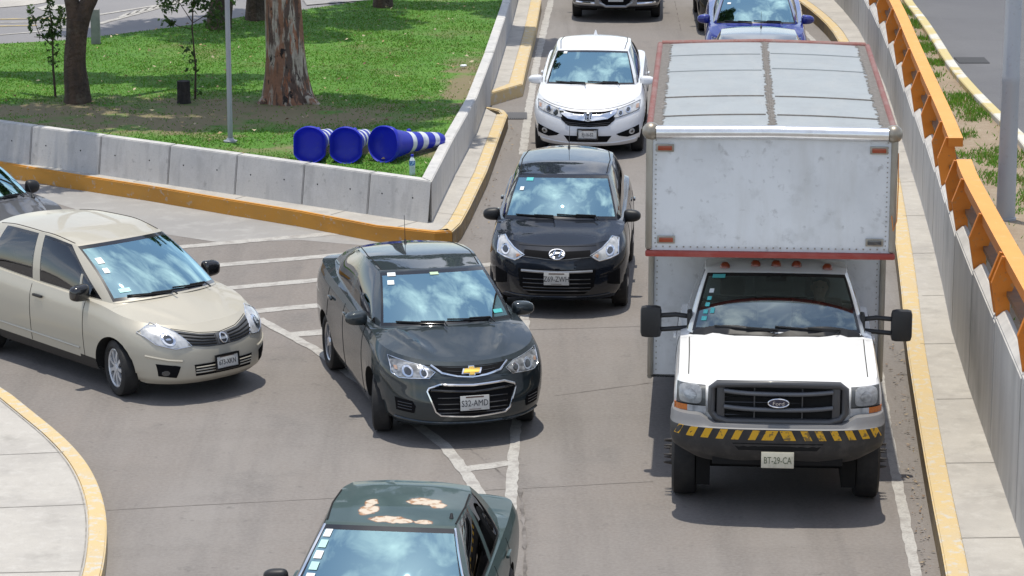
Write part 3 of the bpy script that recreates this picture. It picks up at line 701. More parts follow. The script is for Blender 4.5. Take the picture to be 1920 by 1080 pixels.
c.sticker(-.88, .88, -.74, .95, M['white']); c.sticker(-.89, .72, -.78, .80, M['white']); c.sticker(-.12, .87, .04, .92, mat('sticker_pale_green', (.45, .6, .4), .5)); c.sticker(.74, .13, .90, .19, M['cyan'])
c.antenna(0, 3.15, .30, .1); c.side(1, 1, .5)
for sx in (1, -1):
    c.line('roof_seam', [(sx * .53, 1.95), (sx * .56, 2.5), (sx * .5, 3.25)], .006, M['gap'], c.roofo, how='top')
    c.patch('tail_lamp', [(4.05, 1.05), (4.05, .90), (4.3, .92), (4.3, 1.04)], M['tail'], c.root, how=sx, off=.004, step=.08)

# --- champagne sedan
c = Car(dict(TIIDA, steer=-.26), 'champagne_sedan', 'champagne beige sedan with black mirrors and silver hubcaps, turning from the side road', 'car', -3.06, 30.33, .7514, P_['champagne'])
headlights(c, [(.49, .775), (.385, .625), (.55, .605), (.70, .655), (.785, .765), (.63, .845)], [(.585, .70, .06)], None, rim=M['chrome'], trim=.005)
gt = [(-.485, .775), (-.385, .625), (-.2, .595), (0, .588), (.2, .595), (.385, .625), (.485, .775), (.25, .722), (0, .70), (-.25, .722)]
gr = c.patch('grille', gt, mat('grille_grey', (.05, .052, .056), .5), c.root)
for k in range(4):
    u = (k + .7) / 4.6
    for sx in (-1, 1): c.line('slat', [(sx * .09, .588 + .112 * u + .012), (sx * .25, .60 + .122 * u + .008), (sx * (.385 + .09 * u), .625 + .15 * u)], .0085, M['gap'], gr, off=.006)
c.patch('emblem_back', [(-.075, .70), (-.075, .60), (.075, .60), (.075, .70)], mat('emblem_panel', (.06, .062, .066), .4), gr, off=.016)
c.line('emblem', [(.042 * math.cos(2 * PI * k / 18), .65 + .042 * math.sin(2 * PI * k / 18)) for k in range(18)], .008, M['chrome'], gr, closed=True, off=.026)
c.patch('emblem', [(-.056, .66), (-.056, .64), (.056, .64), (.056, .66)], M['chrome'], gr, off=.030)
lg = c.patch('lower_grille', [(-.38, .425), (-.36, .30), (.36, .30), (.38, .425)], M['grille_black'], c.root)
for z in (.335, .365, .395): c.line('slat', [(-.365, z), (.365, z)], .008, P_['champagne'], lg, off=.004)
for sx in (1, -1):
    f = c.patch('fog_light_bezel', [(sx * x, z) for x, z in ((.715, .45), (.69, .315), (.55, .295), (.52, .42), (.56, .43))][::sx], M['grille_black'], c.root); c.disc('fog_light', sx * .64, .35, .03, M['lens_dark'], f, off=.01)
    c.line('bumper_crease', [(sx * .50, .475), (sx * .62, .49), (sx * .78, .53)], .012, P_['champagne'], c.body, off=.002)
    c.line('door_rub_strip', [(1.5, .42), (2.4, .43), (3.3, .44)], .013, P_['champagne'], c.body, how=sx, off=.0)
    c.line('window_divider', [(1.56, .99), (1.60, 1.20)], .016, P_['champagne'], c.body, how=sx, off=.0)
c.plate(.415, '673-XKN', M['gloss_black'], off=.03)
c.line('hood_gap', [(-.49, .79), (-.25, .735), (0, .712), (.25, .735), (.49, .79)], .004, M['gap'], c.hoodo)
c.mirrors(1.42, 1.05, .72, 1.0, hx=.115, hy=.085, hz=.09, m=M['gloss_black'], sq=.5); c.wipers(); c.seams((.34, .97))
c.sticker(-.90, .62, -.80, .72, M['white']); c.sticker(-.90, .46, -.82, .54, M['white']); c.sticker(-.86, .14, -.70, .20, M['cyan'])
for sx in (1, -1): c.line('roof_seam', [(sx * .555, 1.93), (sx * .585, 2.5), (sx * .53, 3.4)], .006, M['gap'], c.roofo, how='top')

# --- old green sedan with peeling roof
def peel_mat():
    # clear coat lost in ragged patches: chalky edge, rust rim, bare primer
    m = bpy.data.materials['faded_green_paint'].copy(); m.name = 'peeling_green_paint'; N, L = m.node_tree.nodes, m.node_tree.links; b = N['Principled BSDF']; src = b.inputs['Base Color'].links[0].from_socket
    t = N.new('ShaderNodeTexCoord'); tot = None
    nz = N.new('ShaderNodeTexNoise'); nz.inputs['Scale'].default_value = 7; nz.inputs['Detail'].default_value = 9; nz.inputs['Roughness'].default_value = .62; L.new(t.outputs['Object'], nz.inputs['Vector'])
    for x, y, rx, ry in ((-.20, 2.25, .075, .11), (-.215, 2.42, .055, .10), (.20, 2.50, .13, .10), (.32, 2.42, .07, .07), (-.03, 2.06, .15, .075), (.08, 2.045, .08, .05), (.27, 2.045, .07, .045)):
        a = N.new('ShaderNodeVectorMath'); a.operation = 'SUBTRACT'; a.inputs[1].default_value = (x, y, 0); L.new(t.outputs['Object'], a.inputs[0])
        d = N.new('ShaderNodeVectorMath'); d.operation = 'MULTIPLY'; d.inputs[1].default_value = (1 / rx, 1 / ry, 0); L.new(a.outputs[0], d.inputs[0])
        l = N.new('ShaderNodeVectorMath'); l.operation = 'LENGTH'; L.new(d.outputs[0], l.inputs[0])
        if tot is None: tot = l.outputs['Value']
        else:
            mn = N.new('ShaderNodeMath'); mn.operation = 'MINIMUM'; L.new(tot, mn.inputs[0]); L.new(l.outputs['Value'], mn.inputs[1]); tot = mn.outputs[0]
    ad = N.new('ShaderNodeMath'); ad.operation = 'MULTIPLY_ADD'; ad.inputs[1].default_value = 1.9; L.new(nz.outputs[0], ad.inputs[0]); L.new(tot, ad.inputs[2])
    cur = src
    n2 = N.new('ShaderNodeTexNoise'); n2.inputs['Scale'].default_value = 16; n2.inputs['Detail'].default_value = 6; L.new(t.outputs['Object'], n2.inputs['Vector'])
    rr = N.new('ShaderNodeValToRGB'); e = rr.color_ramp.elements; e[0].position = .38; e[0].color = (.33, .17, .08, 1); e[1].position = .52; e[1].color = (.56, .48, .38, 1); L.new(n2.outputs[0], rr.inputs[0])
    for lo, hi, amt, c_ in ((1.95, 3.1, .45, (.085, .125, .12, 1)), (1.86, 1.98, .9, (.28, .13, .06, 1)), (1.78, 1.86, 1., None)):
        q = N.new('ShaderNodeMapRange'); q.inputs[1].default_value = lo; q.inputs[2].default_value = hi; q.inputs[3].default_value = amt; q.inputs[4].default_value = 0; L.new(ad.outputs[0], q.inputs[0])
        x = N.new('ShaderNodeMix'); x.data_type = 'RGBA'; L.new(q.outputs[0], x.inputs[0]); L.new(cur, x.inputs[6]); cur = x.outputs[2]
        if c_: x.inputs[7].default_value = c_
        else:
            L.new(rr.outputs[0], x.inputs[7]); iv = N.new('ShaderNodeMath'); iv.operation = 'SUBTRACT'; iv.inputs[0].default_value = 1; iv.use_clamp = True; L.new(q.outputs[0], iv.inputs[1])
            k = N.new('ShaderNodeMath'); k.operation = 'MULTIPLY'; k.inputs[1].default_value = .45; L.new(iv.outputs[0], k.inputs[0]); L.new(k.outputs[0], b.inputs['Coat Weight'])
    L.new(cur, b.inputs['Base Color']); return m
c = Car(dict(TSURU, roofmat=peel_mat(), fullroof=True), 'old_green_sedan', 'old dark green sedan with bare peeling patches on its roof, at the bottom edge', 'car', -1.19, 19.87, -.118, P_['green'])
headlights(c, [(.74, .66), (.74, .52), (.45, .52), (.45, .66)], [(.6, .59, .05)], None)
c.patch('grille', [(-.40, .65), (-.40, .53), (.40, .53), (.40, .65)], M['grille_black'], c.root); bm = bmesh.new(); 
c.patch('bumper_strip', [(-.74, .47), (-.74, .36), (.74, .36), (.74, .47)], M['black'], c.root, off=.04)
c.mirrors(1.72, .97, .70, .955, hx=.10, hy=.065, hz=.062, m=M['black']); c.wipers(); c.seams((.26, .86))
for k in range(6): c.sticker(-.94 + .004 * k, .80 - .14 * k, -.83 + .004 * k, .90 - .14 * k, mat('sticker_pale_cyan', (.42, .66, .62), .5) if k % 2 else M['white'])
for sx in (1, -1):
    c.line('roof_gutter', [(sx * .508, 2.08), (sx * .532, 2.45), (sx * .522, 2.80)], .008, M['gap'], c.roofo, how='top')
    c.line('screen_trim', [(sx * .685, .92), (sx * .515, 1.31)], .010, M['chrome'], c.screen, off=.006)
c.antenna(.46, 2.18, .03, .1)

# --- grey sedan at the left edge
c = Car(dict(SONIC, fglass=M['side_glass'], dashmat=mat('dash_grey', (.09, .1, .1), .8)), 'grey_car', 'mid grey car with a fender antenna, half hidden behind the champagne sedan', 'car', -5.76, 34.9, .76, P_['grey'])
headlights(c, [(.765, .875), (.76, .735), (.70, .70), (.43, .715), (.365, .765), (.46, .815)], [(.62, .765, .05)], None)
c.patch('grille', [(-.39, .80), (-.29, .62), (.29, .62), (.39, .80)], M['grille_black'], c.root); c.plate(.46, '', strip=False)
c.mirrors(1.45, 1.05, .73, 1.0, hx=.10, hy=.08, hz=.085, m=M['black']); c.wipers(); c.seams((.26, .98)); c.antenna(.60, .98, .22, .62, .02)

# --- silver grey crossover at the top edge
c = Car(SUV, 'silver_crossover', 'silver grey crossover behind the white sedan, only its bumper and plate in view', 'car', 2.07, 58.25, -.05, P_['silver'])
gr = c.patch('grille', [(-.40, .80), (-.30, .36), (0, .33), (.30, .36), (.40, .80)], M['grille_black'], c.root, smooth=1); c.line('grille_frame', [(-.42, .80), (-.33, .40), (-.2, .335), (.2, .335), (.33, .40), (.42, .80)], .028, P_['silver'], gr, off=.02)
for sx in (1, -1):
    c.patch('bumper_vent', [(sx * x, z) for x, z in ((.80, .62), (.74, .42), (.42, .42), (.46, .62))][::sx], M['black'], c.root); c.line('chrome_strip', [(sx * .42, .385), (sx * .6, .39), (sx * .78, .40)], .022, M['chrome'], c.root, off=.014)
c.patch('bumper_lip', [(-.85, .32), (-.82, .27), (.82, .27), (.85, .32)], M['black'], c.root, off=.01)
headlights(c, [(.82, .96), (.80, .80), (.50, .78), (.46, .88)], [(.68, .86, .05)], None)
c.plate(.50, '', strip=False, off=.03); c.mirrors(1.5, 1.2, .8, 1.06); c.wipers(); c.seams((.32, 1.1))

# --- blue hatch, black car beside it, slate car hidden behind the truck box
c = Car(dict(SONIC, af=.95, ar=3.65, L=4.46, W=.885, seatmat=M['beige'], roof=[(2.35, 1.485), (2.9, 1.46)]), 'blue_car', 'bright blue car with a large windshield, behind the box truck by the curving kerb', 'car', 4.20, 49.95, -.066, P_['blue'])
headlights(c, [(.765, .875), (.76, .735), (.70, .70), (.43, .715), (.365, .765), (.46, .815)], [(.62, .765, .05)], None, base=M['lens_dark'])
c.patch('grille', [(-.39, .78), (-.34, .45), (.34, .45), (.39, .78)], M['grille_black'], c.root); c.plate(.46, '', strip=False)
c.mirrors(1.50, 1.05, .73, 1.03, hx=.115, hy=.08, hz=.08); c.wipers(); c.seams((.26, .98)); c.sticker(-.83, .62, -.73, .68, M['white'])
c = Car(dict(SUV), 'black_car', 'black car mostly hidden behind the blue car at the top edge', 'car', 4.50, 56.3, -.03, P_['black'])
headlights(c, [(.82, .96), (.80, .80), (.50, .78), (.46, .88)], [(.68, .86, .05)], None)
c.patch('grille', [(-.40, .80), (-.30, .45), (.30, .45), (.40, .80)], M['grille_black'], c.root); c.plate(.45, '', strip=False); c.mirrors(1.5, 1.2, .8, 1.06); c.wipers(); c.seams((.32, 1.1))
c = Car(dict(TIIDA, sill=0, fglass=M['side_glass']), 'slate_car', 'dark slate car of which only the roof and antenna show above the truck box', 'car', 3.78, 44.1, -.066, P_['slate'])
headlights(c, [(.49, .775), (.385, .625), (.55, .605), (.70, .655), (.785, .765), (.63, .845)], [(.585, .70, .06)], None)
c.patch('grille', [(-.38, .76), (-.38, .62), (.38, .62), (.38, .76)], M['grille_black'], c.root); c.mirrors(1.52, 1.04, .72, .99); c.wipers(); c.seams((.3, .97)); c.antenna(.05, 3.1, .25, .1)
# ------------------------------------------------------------------ the box truck
P_['white'] = mat('white_truck_paint', (.80, .80, .79), .3, 0, .8, layers=[(5, .5, .8, (.62, .61, .58), .25, 5)])
P_['panel'] = mat('cargo_panel_white', (.68, .70, .715), .5, layers=[(1.3, .40, .68, (.50, .515, .525), .65, 7), (5, .54, .72, (.44, .45, .45), .5, 7), (11, .60, .72, (.30, .30, .30), .55, 6), (4, .48, .72, (.50, .50, .48), .55, 6, (1, 1, .15))])
P_['roofp'] = mat('cargo_roof_sheet', (.30, .325, .335), .6, layers=[(2.5, .4, .7, (.26, .28, .29), .7, 6), (5, .5, .72, (.34, .35, .345), .5, 6, (1, .3, 1)), (14, .58, .72, (.23, .235, .23), .4, 5)], bump=(1.3, .5, .03))
P_['red'] = mat('faded_red_trim', (.27, .035, .025), .5, layers=[(6, .45, .7, (.33, .11, .09), .5, 4)])
P_['pinkred'] = mat('sun_faded_red_trim', (.20, .062, .05), .65, layers=[(4, .4, .65, (.25, .15, .135), .8, 5), (22, .5, .7, (.22, .17, .15), .6, 3)])
P_['caulk'] = mat('caulk_sealer', (.135, .122, .108), .9, layers=[(25, .4, .7, (.22, .205, .19), .7, 4)])
P_['alu'] = mat('worn_aluminium', (.36, .34, .30), .4, .6, layers=[(5, .4, .68, (.20, .165, .12), .75, 6, (1, 1, .25))])
P_['polish'] = mat('polished_aluminium', (.74, .75, .76), .28, .85, layers=[(8, .45, .7, (.55, .54, .52), .5, 4)])
P_['bumper'] = mat('bumper_silver', (.19, .188, .188), .55, .1, .05, layers=[(14, .5, .75, (.18, .17, .17), .5, 4)])
P_['bumper_dark'] = mat('bumper_dark', (.030, .029, .029), .6, layers=[(7, .48, .75, (.10, .092, .085), .6, 5)])
P_['yellow'] = mat('hazard_yellow', (.72, .40, .02), .5, layers=[(22, .56, .62, (.10, .08, .05), .8, 5)])
P_['grille'] = mat('grille_charcoal', (.055, .056, .060), .42, coat=.3)
TRUCK = dict(L=2.78, W=.965, af=1.0, ar=9., arch=.46, rw=.40, track=.86, floor=.5, corner=(.34, 3.2, .12, 5), nt=26,
    pt=[0, .2, .45, .7, .88, 1], pw=[.985, .995, 1., 1., .985, .955], pf=[.16, .15, .14, .14, .16, .24], pr=[0, 0, 0, 0, 0, .02], taper=[(0, .985), (.5, 1), (2.78, 1.)],
    zsh=[(0, 1.285), (.3, 1.297), (.6, 1.325), (1.0, 1.37), (1.5, 1.41), (2.78, 1.44)], zb=[(0, .76), (.55, .68), (1.5, .54), (2.78, .54)], hood=[(.40, 1.345), (.8, 1.415), (1.2, 1.46)], crown=2.4,
    B=(1.34, 1.49, 2.74, 1.46, [(1.52, .815, 1.445), (1.68, .865, 1.435), (2.3, .87, 1.44), (2.6, .865, 1.445), (2.7, .82, 1.45)], [1.52, 1.62, 2.42, 2.5, 2.56, 2.7]),
    T=(1.98, 1.96, 2.64, 1.96, [(2.08, .665, 1.93), (2.2, .69, 1.95), (2.45, .69, 1.95), (2.58, .66, 1.93)], [2.08, 2.15, 2.44, 2.47, 2.5, 2.58]), roof=[(2.3, 2.02)],
    k=(1.42, 1.74, 2.65, 2.74), doors=((1.62, 2.62),), dz=.58, hz=1.18, noback=True, norear=True, flare=.015, ridge=((.52, .60, .016, .05, .2),), hoodx=.86, sb=.012, wb=.045, seat_z=.68, seat_d=2.1, seat_x=.42, tw=.24, rim=.58, wheel='steel', fglass=M['side_glass'], wellx=.64)
# the wheelbase is longer than the cab, so the rear wheels are added below
TR = dict(TRUCK, ar=2.2)
_sh = Car.shell
TR['ar'] = 5.0
c = Car(TR, 'box_truck', 'white box truck with weathered cargo body and yellow stripes on its bumper', 'truck', 2.445, 25.92, -.0687, P_['white'])
T_ = c.root
M['glass_truck'] = glass('truck_windshield', (.66, .74, .72), .20, 1.0, (.80, .97, 1))
c.screen.data.materials[0] = M['glass_truck']
# grille
fr = [(-.60, 1.345), (-.65, 1.305), (-.655, 1.04), (-.60, .97), (-.50, .94), (.50, .94), (.60, .97), (.655, 1.04), (.65, 1.305), (.60, 1.345), (0, 1.36)]
def gp(x, z, o=0.): return Vector((x, .10 + .05 * (x / .66) ** 2 - o, z))
bm = bmesh.new(); vs_ = [bm.verts.new(gp(x * .97, 1.15 + (z - 1.15) * .95)) for x, z in fr]; bm.faces.new(vs_); gr = bmo('grille', bm, M['gap'], T_)
bm = bmesh.new(); tube(bm, [gp(x * .94, 1.15 + (z - 1.15) * .87, .02) for x, z in fr], .036, 10, True); bmo('grille_frame', bm, P_['grille'], gr, True, 60)
for z in (1.24, 1.09):
    P = [gp(-.50 + k * .1, z + .02 * (abs(k - 5) / 5) ** 3 - .0, .03) for k in range(11)]; bm = bmesh.new(); tube(bm, P, .022, 8); bmo('grille_bar', bm, mat('bar_grey', (.10, .105, .115), .35, coat=.4), gr, True, 60)
for sx in (-1, 1):
    bm = bmesh.new(); box(bm, gp(sx * .53, 1.15, .012), (.075, .03, .34), .01); bmo('grille_upright', bm, P_['grille'], gr, True, 40); bm = bmesh.new(); box(bm, gp(sx * .22, 1.15, -.01), (.012, .02, .36)); bmo('grille_upright', bm, P_['grille'], gr, True, 40)
for z in (1.02, 1.05, 1.14, 1.19, 1.29): tubeo('slat', [gp(-.5, z, -.012), gp(.5, z, -.012)], .006, M['gloss_black'], gr, 6)
bm = bmesh.new(); lathe(bm, [(-.012, .001), (-.012, .9), (.0, 1.), (.012, .95)], 'y', 28)
for v in bm.verts: v.co = Vector((v.co.x * .095, v.co.y, v.co.z * .040)) + gp(0, 1.165, .055)
em = bmo('emblem', bm, mat('oval_blue', (.012, .016, .05), .2, coat=1), gr, True, 50)
tubeo('emblem_rim', [gp(0, 1.165, .066) + Vector((.095 * math.cos(2 * PI * k / 24), 0, .040 * math.sin(2 * PI * k / 24))) for k in range(24)], .006, M['chrome'], em, 6, True)
text_mesh('emblem_script', 'Ford', .05, Matrix.Translation(gp(0, 1.163, .078)) @ Matrix.Rotation(PI / 2, 4, 'X') @ Matrix.Shear('XZ', 4, (.0, 0)) , M['chrome'], em, 1.15, .0005)
# lamps
for sx in (1, -1):
    q = lambda x, z: (sx * x, z)
    h = c.patch('headlight', [q(.668, 1.262), q(.668, 1.10), q(.93, 1.10), q(.925, 1.262)][::sx], mat('lamp_housing', (.075, .08, .082), .3, coat=.5) if sx == 1 else bpy.data.materials['lamp_housing'], T_, off=.012)
    c.patch('headlight_bowl', [(sx * .80 + .10 * math.copysign(abs(math.cos(t)) ** .45, math.cos(t)), 1.182 + .072 * math.copysign(abs(math.sin(t)) ** .45, math.sin(t))) for t in [2 * PI * k / 24 for k in range(24)]], mat('lamp_bowl', (.30, .31, .315), .3, .2, .6, layers=[(30, .4, .6, (.20, .20, .205), .6, 2)]) if sx == 1 else bpy.data.materials['lamp_bowl'], h, off=.024); c.disc('headlight_lens', sx * .80, 1.185, .042, M['lens_smoke'], h, off=.027, rx=.055)
    l = c.patch('side_lamp', [q(.66, 1.09), q(.66, 1.015), q(.83, 1.015), q(.83, 1.09)][::sx], M['lens'], T_, off=.016); 
    c.patch('turn_indicator', [q(.83, 1.09), q(.83, 1.015), q(.945, 1.02), q(.945, 1.09)][::sx], M['amber'], T_, off=.016)
    c.line('lamp_gap', [q(.665, 1.095), q(.93, 1.095)], .005, M['gap'], h, off=.014)
    c.line('hood_gap', [(sx * .83, .45), (sx * .83, 1.0), (sx * .835, 1.45)], .005, M['gap'], c.hoodo, how='top')
# bumper
lev = [(.58, .10, .82), (.64, .05, .92), (.71, .015, .98), (.78, 0, 1.), (.925, 0, 1.), (.935, .012, .998), (.985, .03, .995), (1.025, .05, .985), (1.035, .12, .97)]
V, F, fm = [], [], []; NB = 48
for k in range(NB + 1):
    ph = -PI / 2 + PI * k / NB; sg = math.copysign(1, math.sin(ph)); cx = sg * abs(math.sin(ph)) ** (2 / 3.2); ed = 1 - max(0, math.cos(ph)) ** (2 / 3.2)
    for (z, d, wf) in lev:
        x = cx * .995 * wf; zz = z
        if z > .97: zz = z - .070 * min(1, max(0, (.72 - abs(x)) / .12))
        if z < .65: zz = z + .035 * max(0, (abs(x) - .55) / .45) ** 1.5 + .03 * (abs(x) < .35) * (1 - abs(x) / .35)
        V.append((x, -.02 + d + .42 * ed, zz))
n = len(lev)
for k in range(NB):
    for j in range(n - 1):
        F.append((k * n + j, (k + 1) * n + j, (k + 1) * n + j + 1, k * n + j + 1)); fm.append(0 if j >= 4 else 1)
bu = mk('bumper', V, F, [P_['bumper'], P_['bumper_dark']], T_, True, 45, fm)
bvb = BVHTree.FromPolygons([Vector(v) for v in V], F); sv = c.bvh; c.bvh = bvb
xs = [-.91, -.79, -.655, -.515, -.375, -.22, -.075, .09, .26, .39, .53, .665, .79, .90]
for k, x in enumerate(xs):
    sl = .022 if x < -.01 else -.022; hw = .034 if k not in (6, 7) else .055; zo = .01 * (abs(x) / .9) ** 2
    if k == 0: hw = .022
    c.patch('hazard_stripe', [(x - hw - sl, .825 + zo), (x + hw - sl, .825 + zo), (x + hw + sl, .915 + zo), (x - hw + sl, .915 + zo)], P_['yellow'], bu, off=.003, step=.1, thick=.003)
c.patch('bumper_opening', [(-.42, .795), (-.36, .725), (.36, .725), (.42, .795)], M['gap'], bu, off=.002, step=.1, thick=.004)
c.bvh = sv
p = c.plate(.645, 'BT-29-CA', bgm=mat('truck_plate', (.62, .58, .46), .5, layers=[(12, .5, .75, (.30, .30, .22), .5, 4)]), strip=False, off=.02, fixed=-.045, ink=mat('plate_ink_brown', (.10, .12, .07), .5))
bm = bmesh.new(); box(bm, (0, .12, .60), (1.2, .1, .08), .01); box(bm, (-.42, 1.6, .50), (.1, 2.2, .12)); box(bm, (.42, 1.6, .50), (.1, 2.2, .12)); box(bm, (0, 1.0, .33), (1.5, .12, .12), .03); box(bm, (0, 1.1, .6), (1.3, 1., .2)); bmo('front_chassis', bm, M['well'], T_, True, 40)
# wheels: lug spikes, rear pairs
fw = [o for o in T_.children if o.name.startswith('wheel') and abs(o.location.y - TR['af']) < .01]
for o in fw:
    bm = bmesh.new()
    for k in range(8):
        a = 2 * PI * k / 8; bmesh.ops.create_cone(bm, cap_ends=True, segments=10, radius1=.018, radius2=.004, depth=.09, matrix=Matrix.Translation((.155, .115 * math.cos(a), .115 * math.sin(a))) @ Matrix.Rotation(PI / 2, 4, 'Y'))
    lathe(bm, [(.09, .15), (.125, .13), (.13, .06), (.15, .001)], 'x', 20); bmo('hub_with_lug_spikes', bm, mat('rusty_lug', (.045, .04, .037), .6, .3) if o is fw[0] else bpy.data.materials['rusty_lug'], o, True, 50)
for o in [o for o in T_.children if o.name.startswith('wheel') and abs(o.location.y - 5.0) < .01]:
    o2 = dup(o); o2.parent = T_; o2.location.x = o.location.x * .72
# mirrors
for sx in (1, -1):
    bm = bmesh.new(); box(bm, (0, 0, 0), (.205, .11, .32), .05); m_ = bmo('side_mirror', bm, M['black'], T_, True, 50); m_.location = (sx * 1.212, 1.72, 1.50)
    bm = bmesh.new()
    for z in (.055, -.085): tube(bm, [(-sx * .08, .02, z), (-sx * .24, .03, z + .01), (-sx * .37, .05, z * .8)], .024, 8)
    box(bm, (-sx * .375, .06, -.02), (.05, .16, .24), .02); bmo('mirror_arm', bm, M['black'], m_, True, 50)
c.wipers((((-.74, .085), (.02, .02), (-.05, -.01)), ((-.02, .085), (.76, .03), (.70, -.01)))); c.seams((.60, 1.38))
c.patch('cowl', [(-.84, 1.535), (0, 1.335), (.84, 1.535), (.80, 1.50), (.4, 1.33), (0, 1.28), (-.4, 1.33), (-.80, 1.50)], M['black'], c.body, how='top', off=.006, step=.08)
for k, x in enumerate((-.50, -.20, 0, .20, .50)):
    pz = c.top(x, 2.10)[0]; bm = bmesh.new(); lathe(bm, [(0, .05), (.028, .046), (.05, .028), (.056, .001)], 'z', 16); o = bmo('roof_marker_light', bm, mat('roof_marker_amber', (.20, .035, .010), .3, coat=.5) if k == 0 else bpy.data.materials['roof_marker_amber'], T_, True, 60); o.location = pz
for (q0, t0, q1, t1, m_) in ((-.91, .86, -.73, .93, 'cyan'), (-.90, .60, -.84, .67, 'white'), (-.905, .48, -.85, .54, 'cyan'), (-.91, .38, -.855, .44, 'cyan'), (-.915, .27, -.86, .33, 'cyan'), (-.92, .17, -.855, .23, 'cyan'), (-.83, .28, -.78, .36, 'cyan')): c.sticker(q0, t0, q1, t1, M[m_])

# cargo body: overhang ahead of the cab, full box behind it
ZT, ZO, WB, D0, D1, D2 = 3.383, 2.195, 1.155, 1.67, 2.90, 7.25
def rail(d, z): return d, z
cb = empty('cargo_body', (-.075, 0, 0)); cb.parent = T_
def flat(name, pts, m, par=cb, thick=.03):
    bm = bmesh.new(); f = bm.faces.new([bm.verts.new(p) for p in pts]); f.normal_update(); n_ = f.normal.copy()
    ex = bmesh.ops.extrude_face_region(bm, geom=[f]); bmesh.ops.translate(bm, verts=[v for v in ex['geom'] if isinstance(v, bmesh.types.BMVert)], vec=-n_ * thick)
    return bmo(name, bm, m, par)
e = .004
fp = flat('front_panel', [(-WB, D0, ZO), (WB, D0, ZO), (WB, D0, ZT), (-WB, D0, ZT)], P_['panel'])
flat('overhang_floor', [(-WB, D0 + .035, ZO), (-WB, D1, ZO), (WB, D1, ZO), (WB, D0 + .035, ZO)], mat('overhang_grey', (.30, .30, .29), .7))
bk = flat('lower_front_panel', [(-WB, D1, .62), (WB, D1, .62), (WB, D1, ZO - .035), (-WB, D1, ZO - .035)], P_['panel'])
for sx in (1, -1):
    flat('side_panel', [(sx * WB, D1 + .035, .62), (sx * WB, D2, .62), (sx * WB, D2, ZT), (sx * WB, D1 + .035, ZT)][::sx], P_['panel']); flat('side_panel', [(sx * WB, D0 + .035, ZO), (sx * WB, D1 + .035, ZO), (sx * WB, D1 + .035, ZT), (sx * WB, D0 + .035, ZT)][::sx], P_['panel'])
flat('rear_panel', [(WB, D2, .62), (-WB, D2, .62), (-WB, D2, ZT), (WB, D2, ZT)], P_['panel'])
flat('box_floor', [(-WB, D1, .62), (-WB, D2, .62), (WB, D2, .62), (WB, D1, .62)], M['well'])
# roof: two sheets bowed a little, cross seams, sealer strips
V, F = [], []; NX, ND = 24, 60
for i in range(ND + 1):
    for j in range(NX + 1):
        x = -WB + 2 * WB * j / NX; d = D0 + (D2 - D0) * i / ND; z = ZT + .035 * (1 - (x / WB) ** 2) + .006 * math.sin(d * 6.1) * (1 - abs(x) / WB)
        V.append((x, d, z))
for i in range(ND):
    for j in range(NX): F.append((i * (NX + 1) + j, i * (NX + 1) + j + 1, (i + 1) * (NX + 1) + j + 1, (i + 1) * (NX + 1) + j))
rf = mk('roof_panel', V, F, P_['roofp'], cb, True)
zr = lambda x, d: ZT + .035 * (1 - (x / WB) ** 2) + .006 * math.sin(d * 6.1) * (1 - abs(x) / WB)
def strip(name, x0, x1, d0, d1, m, par, h=.004, jag=0., nd=60, seed=1):
    q = random.Random(seed); V, F = [], []
    for i in range(nd + 1):
        d = d0 + (d1 - d0) * i / nd
        for xx in (x0 + jag * q.uniform(-1, 1) * (x0 > -WB + .05), x1 + jag * q.uniform(-1, 1) * (x1 < WB - .05)): V.append((xx, d, zr(xx, d) + h))
    for i in range(nd): F.append((2 * i, 2 * i + 1, 2 * i + 3, 2 * i + 2))
    return mk(name, V, F, m, par)
strip('sealer_strip', -.030, .040, D0 + .05, D2 - .02, P_['caulk'], rf, .005, .018, 150, 4); strip('sealer_strip', -.004, .014, D0 + .05, D2 - .02, P_['caulk'], rf, .009, .006, 150, 5)
strip('sealer_strip', -WB + .0, -WB + .105, D0 + .05, D2 - .02, P_['caulk'], rf, .005, .025, 150, 6); strip('sealer_strip', WB - .105, WB, D0 + .05, D2 - .02, P_['caulk'], rf, .005, .025, 150, 7)
for d, x0, x1 in ((2.45, -1.06, -.05), (2.43, .06, 1.06), (3.55, -1.06, -.05), (3.52, .06, 1.06), (5.2, -1.06, -.05), (5.3, .06, 1.06), (6.3, -1.06, -.05), (6.35, .06, 1.06)):
    tubeo('roof_seam', [(x0 + (x1 - x0) * k / 12, d, zr(x0 + (x1 - x0) * k / 12, d) + .004) for k in range(13)], .009 if d < 4.2 else .007, P_['caulk'] if d < 4.2 else P_['roofp'], rf, 6)
for sx in (1, -1):
    tubeo('roof_edge_trim', [(sx * (WB + .02), D0 + .12, ZT - .01), (sx * (WB + .02), D2, ZT - .01)], .034, P_['pinkred'], cb, 12)
    boxo('corner_post', (sx * (WB + .012), D0 + .055, (ZT + ZO) / 2), (.07, .15, ZT - ZO - .06), P_['alu'], cb, .03)
    boxo('corner_post', (sx * (WB + .008), D1 + .05, (ZO + .62) / 2), (.06, .16, ZO - .62 - .03), P_['alu'], cb, .025)
    bm = bmesh.new(); bmesh.ops.create_uvsphere(bm, u_segments=20, v_segments=12, radius=.088); o = bmo('corner_cap', bm, P_['alu'], cb, True); o.location = (sx * (WB + .0), D0 + .03, ZT + .0)
    boxo('bottom_rim', (sx * (WB + .01), (D0 + D1) / 2, ZO), (.05, D1 - D0, .07), P_['red'], cb, .015)
    tubeo('lower_side_rail', [(sx * (WB + .01), D1, .63), (sx * (WB + .01), D2, .63)], .03, P_['alu'], cb, 8)
tubeo('front_roof_rail', [(-WB + .05, D0 + .01, ZT - .005), (0, D0 + .01, ZT + .008), (WB - .05, D0 + .01, ZT - .005)], .066, P_['polish'], cb, 16)
